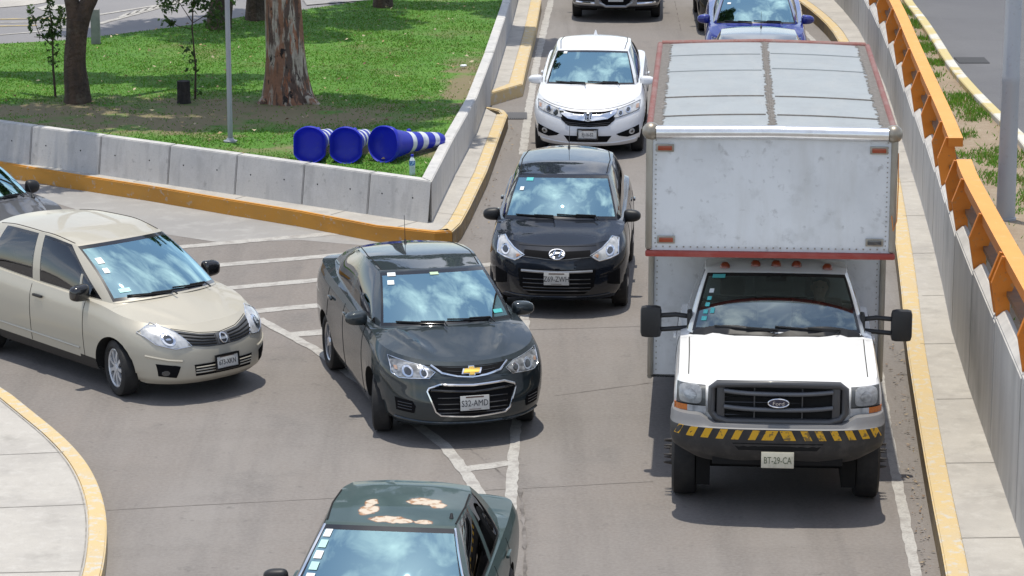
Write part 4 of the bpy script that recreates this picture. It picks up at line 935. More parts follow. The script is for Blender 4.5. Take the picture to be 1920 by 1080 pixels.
tubeo('rear_roof_trim', [(-WB, D2, ZT + .0), (0, D2, ZT + .03), (WB, D2, ZT + .0)], .04, P_['pinkred'], cb, 10)
boxo('bottom_rim', (0, D0 - .015, ZO + .0), (2 * WB + .09, .055, .062), P_['red'], cb, .02)
for i, (x, z) in enumerate(((-1.02, 3.06), (1.02, 3.06), (-1.0, 2.16), (1.0, 2.16))):
    f = boxo('marker_light', (x, D0 - .008, z + .17), (.17, .02, .075), P_['alu'], cb, .006)
    boxo('marker_lens', (x, D0 - .022, z + .17), (.135, .016, .045), (mat('marker_red_amber', (.28, .045, .012), .3, coat=.5) if i == 0 else (bpy.data.materials['marker_red_amber'] if i < 3 else M['lens_dark'])), f, .006)
    if i == 3: tag(f, 'broken marker light without its amber lens')
bm = bmesh.new()
for k in range(34): box(bm, (-WB + .06 + k * (2 * WB - .12) / 33, D0 - .003, ZO + .065), (.014, .008, .014), .003)
for sx in (1, -1):
    for k in range(22): box(bm, (sx * (WB - .05), D0 - .003, ZO + .1 + k * .048), (.012, .008, .012), .003); box(bm, (sx * (WB - .05), D1 - .003, .7 + k * .06), (.012, .008, .012), .003)
tag(bmo('rivet', bm, P_['alu'], fp), kind='stuff')
bm = bmesh.new(); box(bm, (-.45, 5.2, .5), (.12, 5.2, .16)); box(bm, (.45, 5.2, .5), (.12, 5.2, .16)); box(bm, (0, 5.0, .4), (1.9, .14, .14)); bmo('rear_chassis', bm, M['well'], T_)
# grab loop of orange cord on the corner post
tubeo('cord_loop', [(WB + .05, D0 + .02, 3.2), (WB + .055, D0 - .03, 2.9), (WB + .05, D0 - .03, 2.55), (WB + .02, D0 - .035, 2.45), (WB + .0, D0 - .035, 2.6)], .006, mat('orange_cord', (.6, .22, .05), .6), cb, 6)
# ------------------------------------------------------------------ the ground, kerbs and walls
def poly_sheet(name, pts, m, z=None, parent=None):
    bm = bmesh.new(); f = bm.faces.new([bm.verts.new((p[0], p[1], p[2] if z is None else z)) for p in pts]); f.normal_update()
    if f.normal.z < 0: f.normal_flip()
    bmesh.ops.triangulate(bm, faces=bm.faces); return bmo(name, bm, m, parent, normals=False)
def prism(bm, pts, z0, z1, mi=0):
    lo = [bm.verts.new((p[0], p[1], z0)) for p in pts]; hi = [bm.verts.new((p[0], p[1], z1)) for p in pts]; n = len(pts)
    for i in range(n):
        f = bm.faces.new((lo[i], lo[(i + 1) % n], hi[(i + 1) % n], hi[i])); f.material_index = mi
    f = bm.faces.new(hi); f.material_index = mi; f = bm.faces.new(lo[::-1]); f.material_index = mi; return lo
def offs(pts, w):
    """the polyline moved sideways (to its left) by w (one width or one per point)."""
    out = []; n = len(pts); w = w if isinstance(w, (list, tuple)) else [w] * n
    for i in range(n):
        a = Vector(pts[max(0, i - 1)][:2]); b = Vector(pts[i][:2]); c = Vector(pts[min(n - 1, i + 1)][:2])
        d1 = (b - a).normalized() if i > 0 else (c - b).normalized(); d2 = (c - b).normalized() if i < n - 1 else d1
        nn = Vector((-d1.y - d2.y, d1.x + d2.x)); nn.normalize(); k = max(.35, nn.dot(Vector((-d1.y, d1.x))))
        p = b + nn * (w[i] / k); out.append((p.x, p.y))
    return out
def band(name, outer, widths, z0, z1, m, parent=None, bev=.015):
    inner = offs(outer, widths); bm = bmesh.new(); n = len(outer)
    for i in range(n - 1):
        q = [outer[i], outer[i + 1], inner[i + 1], inner[i]]
        lo = [bm.verts.new((*p[:2], z0)) for p in q]; hi = [bm.verts.new((*p[:2], z1)) for p in q]
        bm.faces.new(hi); bm.faces.new((lo[0], lo[1], hi[1], hi[0])); bm.faces.new((lo[2], lo[3], hi[3], hi[2]))
        if i == 0: bm.faces.new((lo[3], lo[0], hi[0], hi[3]))
        if i == n - 2: bm.faces.new((lo[1], lo[2], hi[2], hi[1]))
    bmesh.ops.remove_doubles(bm, verts=bm.verts, dist=.001)
    bmesh.ops.recalc_face_normals(bm, faces=bm.faces)
    if bev:
        es = [e for e in bm.edges if not e.is_boundary and len(e.link_faces) == 2 and e.calc_face_angle(0) > .9 and abs(e.verts[0].co.z - z1) < .001 and abs(e.verts[1].co.z - z1) < .001]
        bmesh.ops.bevel(bm, geom=es, offset=bev, segments=2, affect='EDGES')
    return bmo(name, bm, m, parent, True, 40)
def densify(pts, step):
    o = []
    for a, b in zip(pts, pts[1:]):
        a, b = Vector(a[:2]), Vector(b[:2]); n = max(1, int((b - a).length / step))
        o += [tuple(a.lerp(b, k / n)) for k in range(n)]
    return o + [tuple(pts[-1][:2])]
def smooth(pts, it=2):
    for _ in range(it):
        q = [pts[0]]
        for a, b in zip(pts, pts[1:]): q += [(a[0] * .75 + b[0] * .25, a[1] * .75 + b[1] * .25), (a[0] * .25 + b[0] * .75, a[1] * .25 + b[1] * .75)]
        pts = q + [pts[-1]]
    return pts

m_road = mat('road_concrete', (0.190, 0.164, 0.143), .85, layers=[(.16, .35, .7, (0.178, 0.166, 0.158), .8, 5), (.55, .45, .75, (0.261, 0.245, 0.228), .6, 6, (1, .25, 1)), (2.2, .50, .75, (0.137, 0.124, 0.115), .65, 7, (1, .18, 1)), (.9, .58, .72, (0.116, 0.106, 0.098), .55, 8), (1.3, .50, .8, (0.129, 0.114, 0.102), .55, 7, (.25, 1, 1)), (2.4, .50, .70, (0.124, 0.111, 0.101), .55, 6, (1, .045, 1)), (5, .62, .70, (0.091, 0.083, 0.076), .5, 7), (26, .35, .7, (0.282, 0.266, 0.249), .35, 3), (90, .55, .75, (0.116, 0.112, 0.108), .35, 2)], bump=(60, .25, .01))
m_apron = mat('apron_concrete', (.30, .288, .272), .85, layers=[(.6, .4, .7, (.25, .245, .24), .8, 6, (.5, 1.6, 1)), (3, .5, .75, (.44, .43, .41), .5, 5), (40, .45, .75, (.28, .27, .26), .4, 3)], bump=(50, .3, .01))
m_pave = mat('pavement_concrete', (.43, .405, .365), .85, layers=[(1.1, .42, .7, (.32, .30, .275), .75, 6), (3, .55, .72, (.25, .235, .21), .5, 7), (7, .5, .78, (.54, .52, .48), .5, 5), (55, .5, .75, (.33, .31, .29), .45, 3)], bump=(45, .3, .008))
m_wall = mat('precast_concrete', (.55, .535, .505), .8, layers=[(1.3, .4, .7, (.41, .41, .41), .75, 6, (1, 1, .35)), (5, .52, .66, (.36, .355, .345), .6, 6, (1, 1, .12)), (9, .62, .68, (.30, .295, .28), .6, 7), (6, .5, .75, (.60, .59, .58), .5, 5), (50, .5, .75, (.32, .31, .30), .35, 3)], bump=(35, .25, .006))
m_rwall = mat('streaked_concrete', (.55, .53, .50), .85, layers=[(3.2, .42, .70, (.38, .368, .35), .65, 6, (1, 1, .08)), (9, .5, .7, (.50, .49, .47), .5, 5, (1, 1, .12)), (.8, .5, .7, (.20, .20, .19), .45, 4)], bump=(25, .25, .006))
m_yel = mat('kerb_yellow', (.58, .275, .042), .8, layers=[(1.3, .42, .7, (.42, .19, .03), .8, 6, (.5, .5, 2)), (2.3, .42, .7, (.46, .25, .06), .6, 6), (11, .60, .72, (.42, .40, .36), .9, 6), (45, .62, .74, (.28, .25, .20), .7, 4)], bump=(40, .3, .008))
m_yelr = mat('kerb_yellow_worn', (.56, .425, .215), .8, layers=[(1.8, .42, .7, (.50, .41, .27), .7, 6), (9, .53, .64, (.50, .475, .42), .95, 7), (45, .6, .74, (.27, .24, .20), .6, 4)], bump=(40, .3, .008))
m_dirtk = mat('kerb_face_grime', (.25, .17, .075), .9, layers=[(5, .4, .65, (.14, .115, .085), .85, 6, (1, 1, .4)), (17, .5, .7, (.36, .32, .26), .6, 5)], bump=(40, .4, .01))
m_mark = mat('road_paint_white', (.42, .405, .375), .85, layers=[(6, .48, .66, (.28, .26, .24), .95, 7), (40, .48, .68, (.28, .265, .25), .8, 4)])
m_joint = mat('tar_joint', (.11, .098, .088), .95, layers=[(3, .42, .58, (.22, .20, .185), .95, 6)])
m_joint2 = mat('slab_joint', (.22, .205, .18), .95, layers=[(6, .4, .65, (.36, .34, .31), .9, 4)])
m_asph = mat('asphalt', (.105, .105, .112), .9, layers=[(.3, .4, .7, (.135, .135, .14), .8, 5), (1.5, .5, .8, (.085, .085, .09), .6, 6), (70, .5, .75, (.20, .20, .20), .35, 2)], bump=(70, .4, .01))
m_asph2 = mat('old_asphalt', (.20, .195, .20), .9, layers=[(.25, .4, .7, (.26, .25, .25), .8, 5), (60, .5, .75, (.30, .29, .29), .3, 2)])

tag(poly_sheet('road', [(-300, -40), (300, -40), (300, 500), (-300, 500)], m_road, 0.), kind='structure')
KT = .22
# road surface details
tag(poly_sheet('apron', [G(*p, 0) for p in ((-60, 325), (60, 343), (300, 380), (500, 410), (700, 438), (868, 458), (880, 466), (700, 462), (560, 450), (420, 456), (300, 438), (180, 404), (60, 368), (-60, 346))], m_apron, .002), kind='structure')
def stroke(bm, pts, w, z=.008, jag=0., mi=0):
    pts = densify(pts, .12 if jag else .5); L = offs(pts, w / 2); R_ = offs(pts, -w / 2); q = random.Random(len(pts))
    V = []
    for a, b in zip(L, R_): V.append((bm.verts.new((a[0] + q.uniform(-jag, jag), a[1] + q.uniform(-jag, jag), z)), bm.verts.new((b[0] + q.uniform(-jag, jag), b[1] + q.uniform(-jag, jag), z))))
    for (a, b), (c_, d) in zip(V, V[1:]):
        f = bm.faces.new((a, b, d, c_)); f.material_index = mi
        f.normal_update()
        if f.normal.z < 0: f.normal_flip()
P0 = lambda *l: [G(*p, 0) for p in l]
bm = bmesh.new()
for a, b, w_ in (((300, 467), (640, 437), .20), ((392, 499), (760, 468), .20), ((425, 541), (925, 496), .20), ((478, 584), (950, 541), .20), ((540, 629), (975, 589), .24), ((868, 881), (958, 868), .17)): stroke(bm, P0(a, b), w_, .0045, .012)
stroke(bm, P0((484, 598), (592, 656), (720, 748), (835, 838), (872, 885), (905, 937), (930, 985)), .13, .0065, .01)
stroke(bm, P0((1000, 470), (985, 590), (968, 790), (962, 870), (957, 960), (952, 1100)), .11, .0065, .01)
stroke(bm, P0((1036, -20), (1033, 0), (1006, 118), (990, 217), (980, 290)), .13, .0045, .012)
rk = [G(*p, 0) for p in ((1494, 8), (1529, 36), (1560, 66), (1573, 91))]
stroke(bm, P0((1725, 1110), (1718, 1078), (1689, 938), (1662, 800), (1640, 640), (1630, 540)), .10, .0045, .008)
stroke(bm, [(5.35, 40), (5.62, 46), (5.72, 50), (5.77, 54.2), (5.78, 56), (5.67, 58), (5.45, 60.5), (5., 64)], .11, .0045, .012)
tag(bmo('road_markings', bm, m_mark, normals=False), kind='structure')
bm = bmesh.new()
for l in (((880, 840), (975, 916)), ((975, 916), (984, 1000), (985, 1110)), ((1040, 742), (1235, 716)), ((480, 602), (600, 662)), ((1265, 2), (1277, 58)), ((1660, 905), (1735, 905)), ((1680, 703), (1700, 703))):
    stroke(bm, P0(*l), .018, .0028, .006)
for l in (((975, 916), (1225, 903)), ((360, 948), (975, 916)), ((200, 957), (360, 948)), ((940, 620), (1200, 612)), ((1068, 28), (1262, 30))): stroke(bm, P0(*l), .012, .0028, .004, 1)
stroke(bm, P0((975, 916), (984, 1000), (985, 1110)), .03, .0085, .014)
tag(bmo('road_joints', bm, [m_joint, mat('faint_joint', (.175, .158, .143), .95, layers=[(2.5, .45, .6, (.235, .21, .19), .95, 6)])], normals=False), kind='structure')
# dry leaves and grit along the gutters
bm = bmesh.new()
for k in range(230):
    u = rnd.random()
    if k % 3: px, py = 1687 + (1752 - 1687) * u ** 1.0 + rnd.gauss(-12, 9), 640 + (1080 - 640) * u
    else: px, py = 870 + (945 - 870) * u + rnd.gauss(16, 9), 452 - (452 - 230) * u
    x, y, _ = G(px, py, 0); s_ = rnd.uniform(.008, .028); a = rnd.random() * PI
    v = [bm.verts.new((x + s_ * math.cos(a + t) * (1, .45)[i % 2], y + s_ * math.sin(a + t) * (1, .45)[i % 2], .012 + rnd.random() * .015)) for i, t in enumerate((0, PI / 2, PI, 1.5 * PI))]
    f = bm.faces.new(v); f.material_index = rnd.randrange(3)
tag(bmo('fallen_leaves', bm, [mat('leaf_brown', (.20, .13, .08), .8), mat('leaf_tan', (.33, .25, .15), .8), mat('leaf_dark', (.12, .10, .08), .8)]), 'dry leaves and grit lying in the gutters', kind='stuff')

# --- the lawn corner: kerb, walkway slab, precast wall, lawn
WO = [(-18., 49.45)] + [(-7.58, 42.76)] + [G(809, 343, .75)[:2]] + [(-.83, 41.55), (-.55, 44.9), (-.31, 49.5), (-.04, 55.6), (.12, 60.), (.2, 68), (.1, 95)]
WO[0] = (-7.58 - (6.51) * 1.6, 42.76 + (4.48) * 1.6)
KO = [G(*p, KT)[:2] for p in ((0, 304), (141, 327.5), (281, 349), (422, 373), (563, 396), (703, 423), (815, 435.5), (848, 433), (864, 418), (881, 387), (913, 320), (952, 214), (946, 206.5), (934, 203), (903, 198))]
d_ = Vector(KO[0]) - Vector(KO[1]); KO = [tuple(Vector(KO[0]) + d_.normalized() * 9)] + KO
kb = band('kerb', KO[:9], [.07] * 7 + [.12, .185], -.05, KT, m_yel); band('worn_stretch', KO[8:13], .185, -.05, KT, m_yelr, kb); tag(kb, 'yellow painted kerb round the pointed lawn corner, orange on its long front face', 'kerb')
in1 = offs(KO[:13], [.07] * 7 + [.12, .18] + [.18] * 4)
# grimy outer face of the right leg, and the end of the kerb
fc = offs(KO[8:13], -.004)
bm = bmesh.new(); V = [(bm.verts.new((*p, .0)), bm.verts.new((*p, KT - .03))) for p in fc]
for a, b in zip(V, V[1:]): bm.faces.new((a[0], b[0], b[1], a[1]))
bmo('worn_face', bm, m_dirtk, kb)
band('end_stone', KO[12:], .10, -.05, KT - .003, m_yelr, kb)
slab = in1[:] + [KO[-1]] + [(-.56, 46.2), (-.75, 44.6), (-1.0, 41.6), (-1.22, 38.75), (-7.75, 43.0), (WO[0][0], WO[0][1] + .2)]
tag(poly_sheet('walkway', slab, m_pave, KT - .006), kind='structure')
bm = bmesh.new()
for px, py in ((60, 309), (250, 340), (441, 372), (620, 402), (745, 425)):
    a = Vector(G(px, py, KT)[:2]); stroke(bm, [tuple(a), tuple(a + Vector((.30, .42)))], .012, KT)
for a, b in (((852, 330), (906, 335)), ((880, 262), (933, 268)), ((820, 398), (868, 404)), ((905, 215), (950, 222))): stroke(bm, [G(*a, KT), G(*b, KT)], .012, KT)
tag(bmo('walkway_joints', bm, m_joint2, normals=False), kind='structure')
# precast wall panels
wall = empty('retaining_wall', (-1.07, 38.28, 0)); tag(wall, 'low grey precast concrete wall holding the lawn corner, cut into panels along its front', 'retaining wall')
wc = Vector(wall.location)
def wpanel(a, b, zt=.77, th=.16, holes=True, ia=None, ib=None, bat=0.):
    a, b = Vector(a), Vector(b); d = (b - a).normalized(); n = Vector((-d.y, d.x)); bm = bmesh.new(); g = .006
    a2, b2 = a + d * g, b - d * g
    if ib is not None: b2 = b
    if ia is not None: a2 = a
    q = [a2, b2, Vector(ib) if ib is not None else b2 + n * th, Vector(ia) if ia is not None else a2 + n * th]; lo = prism(bm, [tuple(p - wc.xy) for p in q], -.02, zt)
    for v in lo[:2]: v.co -= Vector((n.x, n.y, 0)) * bat
    bmesh.ops.recalc_face_normals(bm, faces=bm.faces)
    es = [e for e in bm.edges if min(v.co.z for v in e.verts) > zt - .01 or abs(e.verts[0].co.z - e.verts[1].co.z) > .3]
    bmesh.ops.bevel(bm, geom=es, offset=.012, segments=2, affect='EDGES')
    if holes:
        L_ = (b - a).length
        for u in (.22, .72):
            p = a + d * L_ * u - n * (.002 + bat * (.77 - .52) / .79) - wc.xy; r_ = .012
            vs_ = [bm.verts.new((p.x + d.x * r_ * math.cos(t), p.y + d.y * r_ * math.cos(t),  .52 + r_ * math.sin(t))) for t in [2 * PI * k / 8 for k in range(8)]]
            f = bm.faces.new(vs_); f.material_index = 1
    return bmo('panel', bm, [m_wall, M['gap']], wall, True, 30)
def on_front(px):
    t = (px - 0) / 809.; y = 231 + (343 - 231) * t; X = G(px, y, .75)
    a, b = Vector(WO[1]), Vector(WO[2]); u = (X[0] - a.x) / (b.x - a.x); return tuple(a.lerp(b, u))
js = [on_front(px) for px in (-66, 60, 190, 319, 445, 571, 694)] + [WO[2]]
js = [WO[0]] + js
mit = offs(WO, .16)[2]
for a, b in zip(js, js[1:]): wpanel(a, b, ib=mit if b is js[-1] else None, bat=.11)
leg = WO[2:]
for a, b in zip(leg, leg[1:]):
    n = 1 if (Vector(b) - Vector(a)).length < 5 else 2
    for k in range(n):
        p, q = Vector(a).lerp(Vector(b), k / n), Vector(a).lerp(Vector(b), (k + 1) / n)
        if p.y > 80: continue
        LP_ = globals().setdefault('LP_', [0]); LP_[0] += 1; wpanel(tuple(p), tuple(q), .770 if LP_[0] == 1 else .766 - .003 * (LP_[0] % 2), .16, False, ia=mit if LP_[0] == 1 else None)
bm = bmesh.new(); inn = offs(WO, .05); inn2 = offs(WO, .12)
for i in range(len(WO) - 1):
    prism(bm, [tuple(Vector(p) - wc.xy) for p in (inn[i], inn[i + 1], inn2[i + 1], inn2[i])], -.03, .74)
bmo('core', bm, M['gap'], wall)
# lawn with bare patches and a street behind it
LZ = .70
lf = [G(*p, LZ)[:2] for p in ((704, -1), (651, 6), (567, 18), (456, 31), (378, 44), (189, 68), (126, 75), (0, 82))]
dl = Vector(lf[-1]) - Vector(lf[-2]); lf = [(.0, 75.)] + [(lf[0][0] + .9, lf[0][1] + 6)] + lf + [(lf[-1][0] - 8, lf[-1][1] - 3.2)]
li = offs(WO, .13)
lawn_poly = [p for p in li if p[1] < 76] ; lawn_poly = lawn_poly + lf
m_lawn = mat('lawn_ground', (.066, .180, .014), .95, layers=[(.8, .40, .70, (.095, .21, .018), .8, 6), (.55, .56, .68, (.16, .125, .06), .6, 7), (4, .5, .7, (.035, .10, .012), .6, 6), (60, .55, .8, (.20, .19, .08), .35, 3)], bump=(30, .5, .02))
nt = m_lawn.node_tree; N_, L_ = nt.nodes, nt.links; bs = N_['Principled BSDF']; src = bs.inputs['Base Color'].links[0].from_socket
tcx = N_.new('ShaderNodeTexCoord'); nz = N_.new('ShaderNodeTexNoise'); nz.inputs['Scale'].default_value = 2.2; nz.inputs['Detail'].default_value = 8; L_.new(tcx.outputs['Object'], nz.inputs['Vector'])
BARE = [(-5.6, 43.2, 2.4, .85), (-4.3, 44.3, 1.8, .9), (-3.2, 43.6, 1.5, .75), (-6.6, 44.0, .9, .5), (-1.2, 41.0, .55, .5), (-2.6, 40.9, 1., .3), (-7.2, 44.2, 1.2, .6), (-.75, 46.5, .3, 2.2)]
tot = None
for bx_, by_, rx, ry in BARE:
    sb_ = N_.new('ShaderNodeVectorMath'); sb_.operation = 'SUBTRACT'; sb_.inputs[1].default_value = (bx_, by_, LZ); L_.new(tcx.outputs['Object'], sb_.inputs[0])
    dv = N_.new('ShaderNodeVectorMath'); dv.operation = 'MULTIPLY'; dv.inputs[1].default_value = (1 / rx, 1 / ry, 0); L_.new(sb_.outputs[0], dv.inputs[0])
    ln = N_.new('ShaderNodeVectorMath'); ln.operation = 'LENGTH'; L_.new(dv.outputs[0], ln.inputs[0])
    if tot is None: tot = ln.outputs['Value']
    else:
        mn = N_.new('ShaderNodeMath'); mn.operation = 'MINIMUM'; L_.new(tot, mn.inputs[0]); L_.new(ln.outputs['Value'], mn.inputs[1]); tot = mn.outputs[0]
ad = N_.new('ShaderNodeMath'); ad.operation = 'MULTIPLY_ADD'; ad.inputs[1].default_value = 4.2; L_.new(nz.outputs[0], ad.inputs[0]); L_.new(tot, ad.inputs[2])
mr = N_.new('ShaderNodeMapRange'); mr.inputs[1].default_value = 2.75; mr.inputs[2].default_value = 3.65; mr.inputs[3].default_value = .85; mr.inputs[4].default_value = 0; L_.new(ad.outputs[0], mr.inputs[0])
mxx = N_.new('ShaderNodeMix'); mxx.data_type = 'RGBA'; L_.new(mr.outputs[0], mxx.inputs[0]); L_.new(src, mxx.inputs[6]); mxx.inputs[7].default_value = (.20, .145, .09, 1); L_.new(mxx.outputs[2], bs.inputs['Base Color'])
tag(poly_sheet('lawn', lawn_poly, m_lawn, LZ), kind='structure')
def inside(poly, x, y):
    px = np.array([p[0] for p in poly]); py = np.array([p[1] for p in poly]); r = np.zeros(len(x), bool); j = len(poly) - 1
    for i in range(len(poly)):
        c_ = ((py[i] > y) != (py[j] > y)) & (x < (px[j] - px[i]) * (y - py[i]) / (py[j] - py[i] + 1e-12) + px[i]); r ^= c_; j = i
    return r
def blades(name, X, Y, Z, hmin, hmax, wd, mats, lean=.5):
    n = len(X); a = nr.uniform(0, 2 * PI, n); h = nr.uniform(hmin, hmax, n); la = nr.uniform(0, 2 * PI, n); ll = h * nr.uniform(.1, lean, n); w_ = wd * nr.uniform(.6, 1.3, n)
    V = np.zeros((n, 3, 3)); V[:, 0] = np.stack([X - w_ * np.cos(a), Y - w_ * np.sin(a), Z], 1); V[:, 1] = np.stack([X + w_ * np.cos(a), Y + w_ * np.sin(a), Z], 1); V[:, 2] = np.stack([X + ll * np.cos(la), Y + ll * np.sin(la), Z + h], 1)
    me = bpy.data.meshes.new(name); me.vertices.add(3 * n); me.vertices.foreach_set('co', V.ravel()); me.loops.add(3 * n); me.loops.foreach_set('vertex_index', np.arange(3 * n, dtype=np.int32)); me.polygons.add(n); me.polygons.foreach_set('loop_start', np.arange(0, 3 * n, 3, dtype=np.int32)); me.polygons.foreach_set('loop_total', np.full(n, 3, dtype=np.int32))
    for m in mats: me.materials.append(m)
    me.polygons.foreach_set('material_index', nr.integers(0, len(mats), n).astype(np.int32)); me.update(calc_edges=True)
    return link(bpy.data.objects.new(name, me))
def gmat(name, c): 
    m = mat(name, c, .6, layers=[(.7, .4, .7, tuple(x * 1.45 for x in c), .7, 5), (4, .5, .75, (c[0] * 1.9, c[1] * 1.3, c[2]), .5, 4)]); N, L = m.node_tree.nodes, m.node_tree.links; b = N['Principled BSDF']; t = N.new('ShaderNodeBsdfTranslucent'); x = N.new('ShaderNodeMixShader'); x.inputs[0].default_value = .5; L.new(b.inputs['Base Color'].links[0].from_socket, t.inputs[0]); L.new(b.outputs[0], x.inputs[1]); L.new(t.outputs[0], x.inputs[2]); L.new(x.outputs[0], N['Material Output'].inputs[0]); return m
GM = [gmat('grass_green', (.072, .200, .014)), gmat('grass_bright', (.10, .245, .018)), gmat('grass_dark', (.055, .170, .014)), gmat('grass_dry', (.17, .20, .05))]
n = 420000; X = nr.uniform(-11, .3, n); Y = 38.3 + nr.uniform(0, 1, n) ** 1.15 * 30
ok = inside(lawn_poly, X, Y); X, Y = X[ok], Y[ok]
def vn(x, y, s): return .5 + .25 * (np.sin(x * s + 1.3 * np.sin(y * s * .7)) + np.sin(y * s * 1.3 + 1.7 * np.sin(x * s * .6 + 2)))
bare = np.full(len(X), 9.)
for bx_, by_, rx, ry in BARE: bare = np.minimum(bare, np.hypot((X - bx_) / rx, (Y - by_) / ry))
p = np.clip((bare - .5) * 1.0, .10, 1) * (.35 + .65 * vn(X, Y, 2.1)) * (.5 + .5 * vn(X + 3, Y, 7.))
ok = nr.uniform(0, 1, len(X)) < p; X, Y = X[ok], Y[ok]
tag(blades('grass', X, Y, np.full(len(X), LZ), .010, .034, .010, [GM[0], GM[1], GM[2], GM[0], GM[1], GM[3]], 1.6), 'short green grass growing over the lawn', 'grass', kind='stuff')
bm = bmesh.new()
for k in range(700):
    x, y = rnd.uniform(-9, 0), rnd.uniform(39, 56)
    if not inside(lawn_poly, np.array([x]), np.array([y]))[0]: continue
    s_ = rnd.uniform(.012, .045); a = rnd.random() * PI; v = [bm.verts.new((x + s_ * math.cos(a + t) * (1, .4)[i % 2], y + s_ * math.sin(a + t) * (1, .4)[i % 2], LZ + .035 + rnd.random() * .04)) for i, t in enumerate((0, PI / 2, PI, 1.5 * PI))]
    f = bm.faces.new(v); f.material_index = rnd.randrange(3)
tag(bmo('fallen_leaves', bm, [mat('leaf_pale', (.50, .42, .28), .8), mat('leaf_straw', (.42, .30, .15), .8), mat('leaf_umber', (.16, .09, .05), .8)]), 'pale dry leaves scattered on the lawn', kind='stuff')
# street behind the lawn
st_poly = [p for p in offs(WO, .10) if p[1] < 76] + [(0, 120), (-80, 160), (-80, 40), (WO[0][0], WO[0][1] + .2)]
tag(poly_sheet('street', st_poly, m_asph2, LZ - .03), kind='structure')
bm = bmesh.new(); ZS = LZ - .022
ps = lambda *l: [G(*p, LZ - .03) for p in l]
def spoly(l, mi=0):
    f = bm.faces.new([bm.verts.new((q[0], q[1], ZS)) for q in ps(*l)]); f.material_index = mi; f.normal_update()
    if f.normal.z < 0: f.normal_flip()
spoly(((69, 15), (88, 10), (127, 9), (124, 16), (80, 20)))
for a, b, w_, mi in (((-30, 37), (150, 34), .10, 1), ((-30, 43), (142, 42), .09, 0), ((-30, 50), (70, 48), .10, 1), ((-30, 68), (60, 61), .09, 0), ((60, 61), (140, 49), .09, 0), ((186, 45), (346, 2), .13, 0), ((186, 28), (315, 7), .11, 0)): stroke(bm, ps(a, b), w_, ZS, .01, mi)
for k in range(7):
    x0 = 225 + k * 16; y0 = 33 - k * 4.1; stroke(bm, ps((x0, y0), (x0 + 18, y0 - 8)), .10, ZS + .004, .01)
spoly(((566, 2), (640, -4), (660, 1), (600, 9)))
tag(bmo('street_markings', bm, [m_mark, mat('street_yellow', (.42, .33, .15), .8, layers=[(8, .45, .65, (.25, .23, .2), .8, 5)])], normals=False), kind='structure')
tag(poly_sheet('pavement', [(*G(*p, LZ)[:2], 0) for p in ((-200, 25), (0, 12), (60, 7), (100, 0), (110, -30), (-200, -30))], m_pave, LZ - .02), kind='structure')
tag(poly_sheet('pavement', [(*G(*p, LZ)[:2], 0) for p in ((575, 8), (700, -2), (760, -14), (560, -14))], m_apron, LZ - .012), kind='structure')

# --- second kerb beyond the gap
K2 = [G(*p, KT)[:2] for p in ((914, 176), (980, 157))] + [G(*p, KT)[:2] for p in ((989, 115), (1004, 57), (1015, 0))] + [(.55, 66), (.5, 75)]
kb2 = band('kerb', K2, [.10, .24] + [.22] * 5, -.05, KT, m_yelr); tag(kb2, 'short yellow kerb end facing the gap with the drain, beside the white sedan', 'kerb')
i2 = offs(K2, [.10, .24] + [.22] * 5)
tag(poly_sheet('walkway', [i2[0]] + i2[1:] + [(-.0, 75), (.1, 68), (.02, 60), (-.14, 55.6), (-.41, 49.5)], m_pave, KT - .006), kind='structure')
bm = bmesh.new(); x, y, _ = G(969, 218, 0)
box(bm, (x, y, .006), (.34, .62, .012)); 
for k in range(9): box(bm, (x - .14 + k * .035, y, .016), (.016, .56, .012))
tag(bmo('drain_grate', bm, mat('grate_iron', (.10, .10, .105), .7), None), 'rusty square drain grate in the gutter gap by the white sedan', 'drain grate')

# --- right hand kerb, walkway, wall, guard rails, median and upper street
K3 = [(3.0, 14), G(1800, 1240, KT)[:2]] + [G(*p, KT)[:2] for p in ((1773, 1067), (1744, 920), (1720, 778), (1698, 635))] + [(4.78, 35.2), (5.15, 39.), (5.52, 43.), (5.85, 48.), (6.02, 51.5), (6.10, 54.3), (6.13, 56), (6.04, 58.1), (5.85, 60.2), (5.4, 64), (4.4, 72)]
K3s = smooth(K3, 1)
kb3 = band('kerb', K3s[::-1], .20, -.05, KT, m_yelr); tag(kb3, 'long worn yellow kerb curving along the right side of the road', 'kerb')
fc = offs(K3s[::-1], -.004); bm = bmesh.new(); V = [(bm.verts.new((*p, .0)), bm.verts.new((*p, KT - .025))) for p in fc]
for a, b in zip(V, V[1:]): bm.faces.new((a[0], b[0], b[1], a[1]))
bmo('worn_face', bm, m_dirtk, kb3)
base = [(3.95, 13), (4.30, 20.5), (4.37, 22.04), (4.51, 24.61), (4.66, 27.07), (4.79, 29.25), (4.92, 31.2), (5.05, 32.9), (5.23, 34.7), (5.51, 37.9), (5.78, 41.5), (6.04, 45.05), (6.30, 48.6), (6.52, 52.7), (6.66, 56.85), (6.62, 60.), (6.3, 65), (5.4, 73)]
bxf = pchip([p[1] for p in base], [p[0] for p in base]); ztf = pchip([20, 25, 27.5, 30, 33, 36, 42, 50, 75], [1.80, 1.68, 1.60, 1.52, 1.39, 1.26, 1.11, 1.02, 1.0])
bY = [14 + k * .8 for k in range(74)]
tag(poly_sheet('walkway', offs(K3s, -.20) + [(float(bxf(y)) + .06, y) for y in bY[::-1]], m_pave, KT - .006), kind='structure')
bm = bmesh.new()
for y in (22.6, 24.9, 27.2, 29.5, 31.8, 34.1, 36.4, 38.7, 41, 43.3, 45.6, 47.9, 50.2, 52.5, 54.8, 57):
    xo = float(bxf(y)); k = min(range(len(K3s)), key=lambda i: abs(K3s[i][1] - y)); stroke(bm, [(K3s[k][0] + .21 + (0 if abs(K3s[k][1] - y) < .3 else 0), y), (xo, y + .02)], .014, KT)
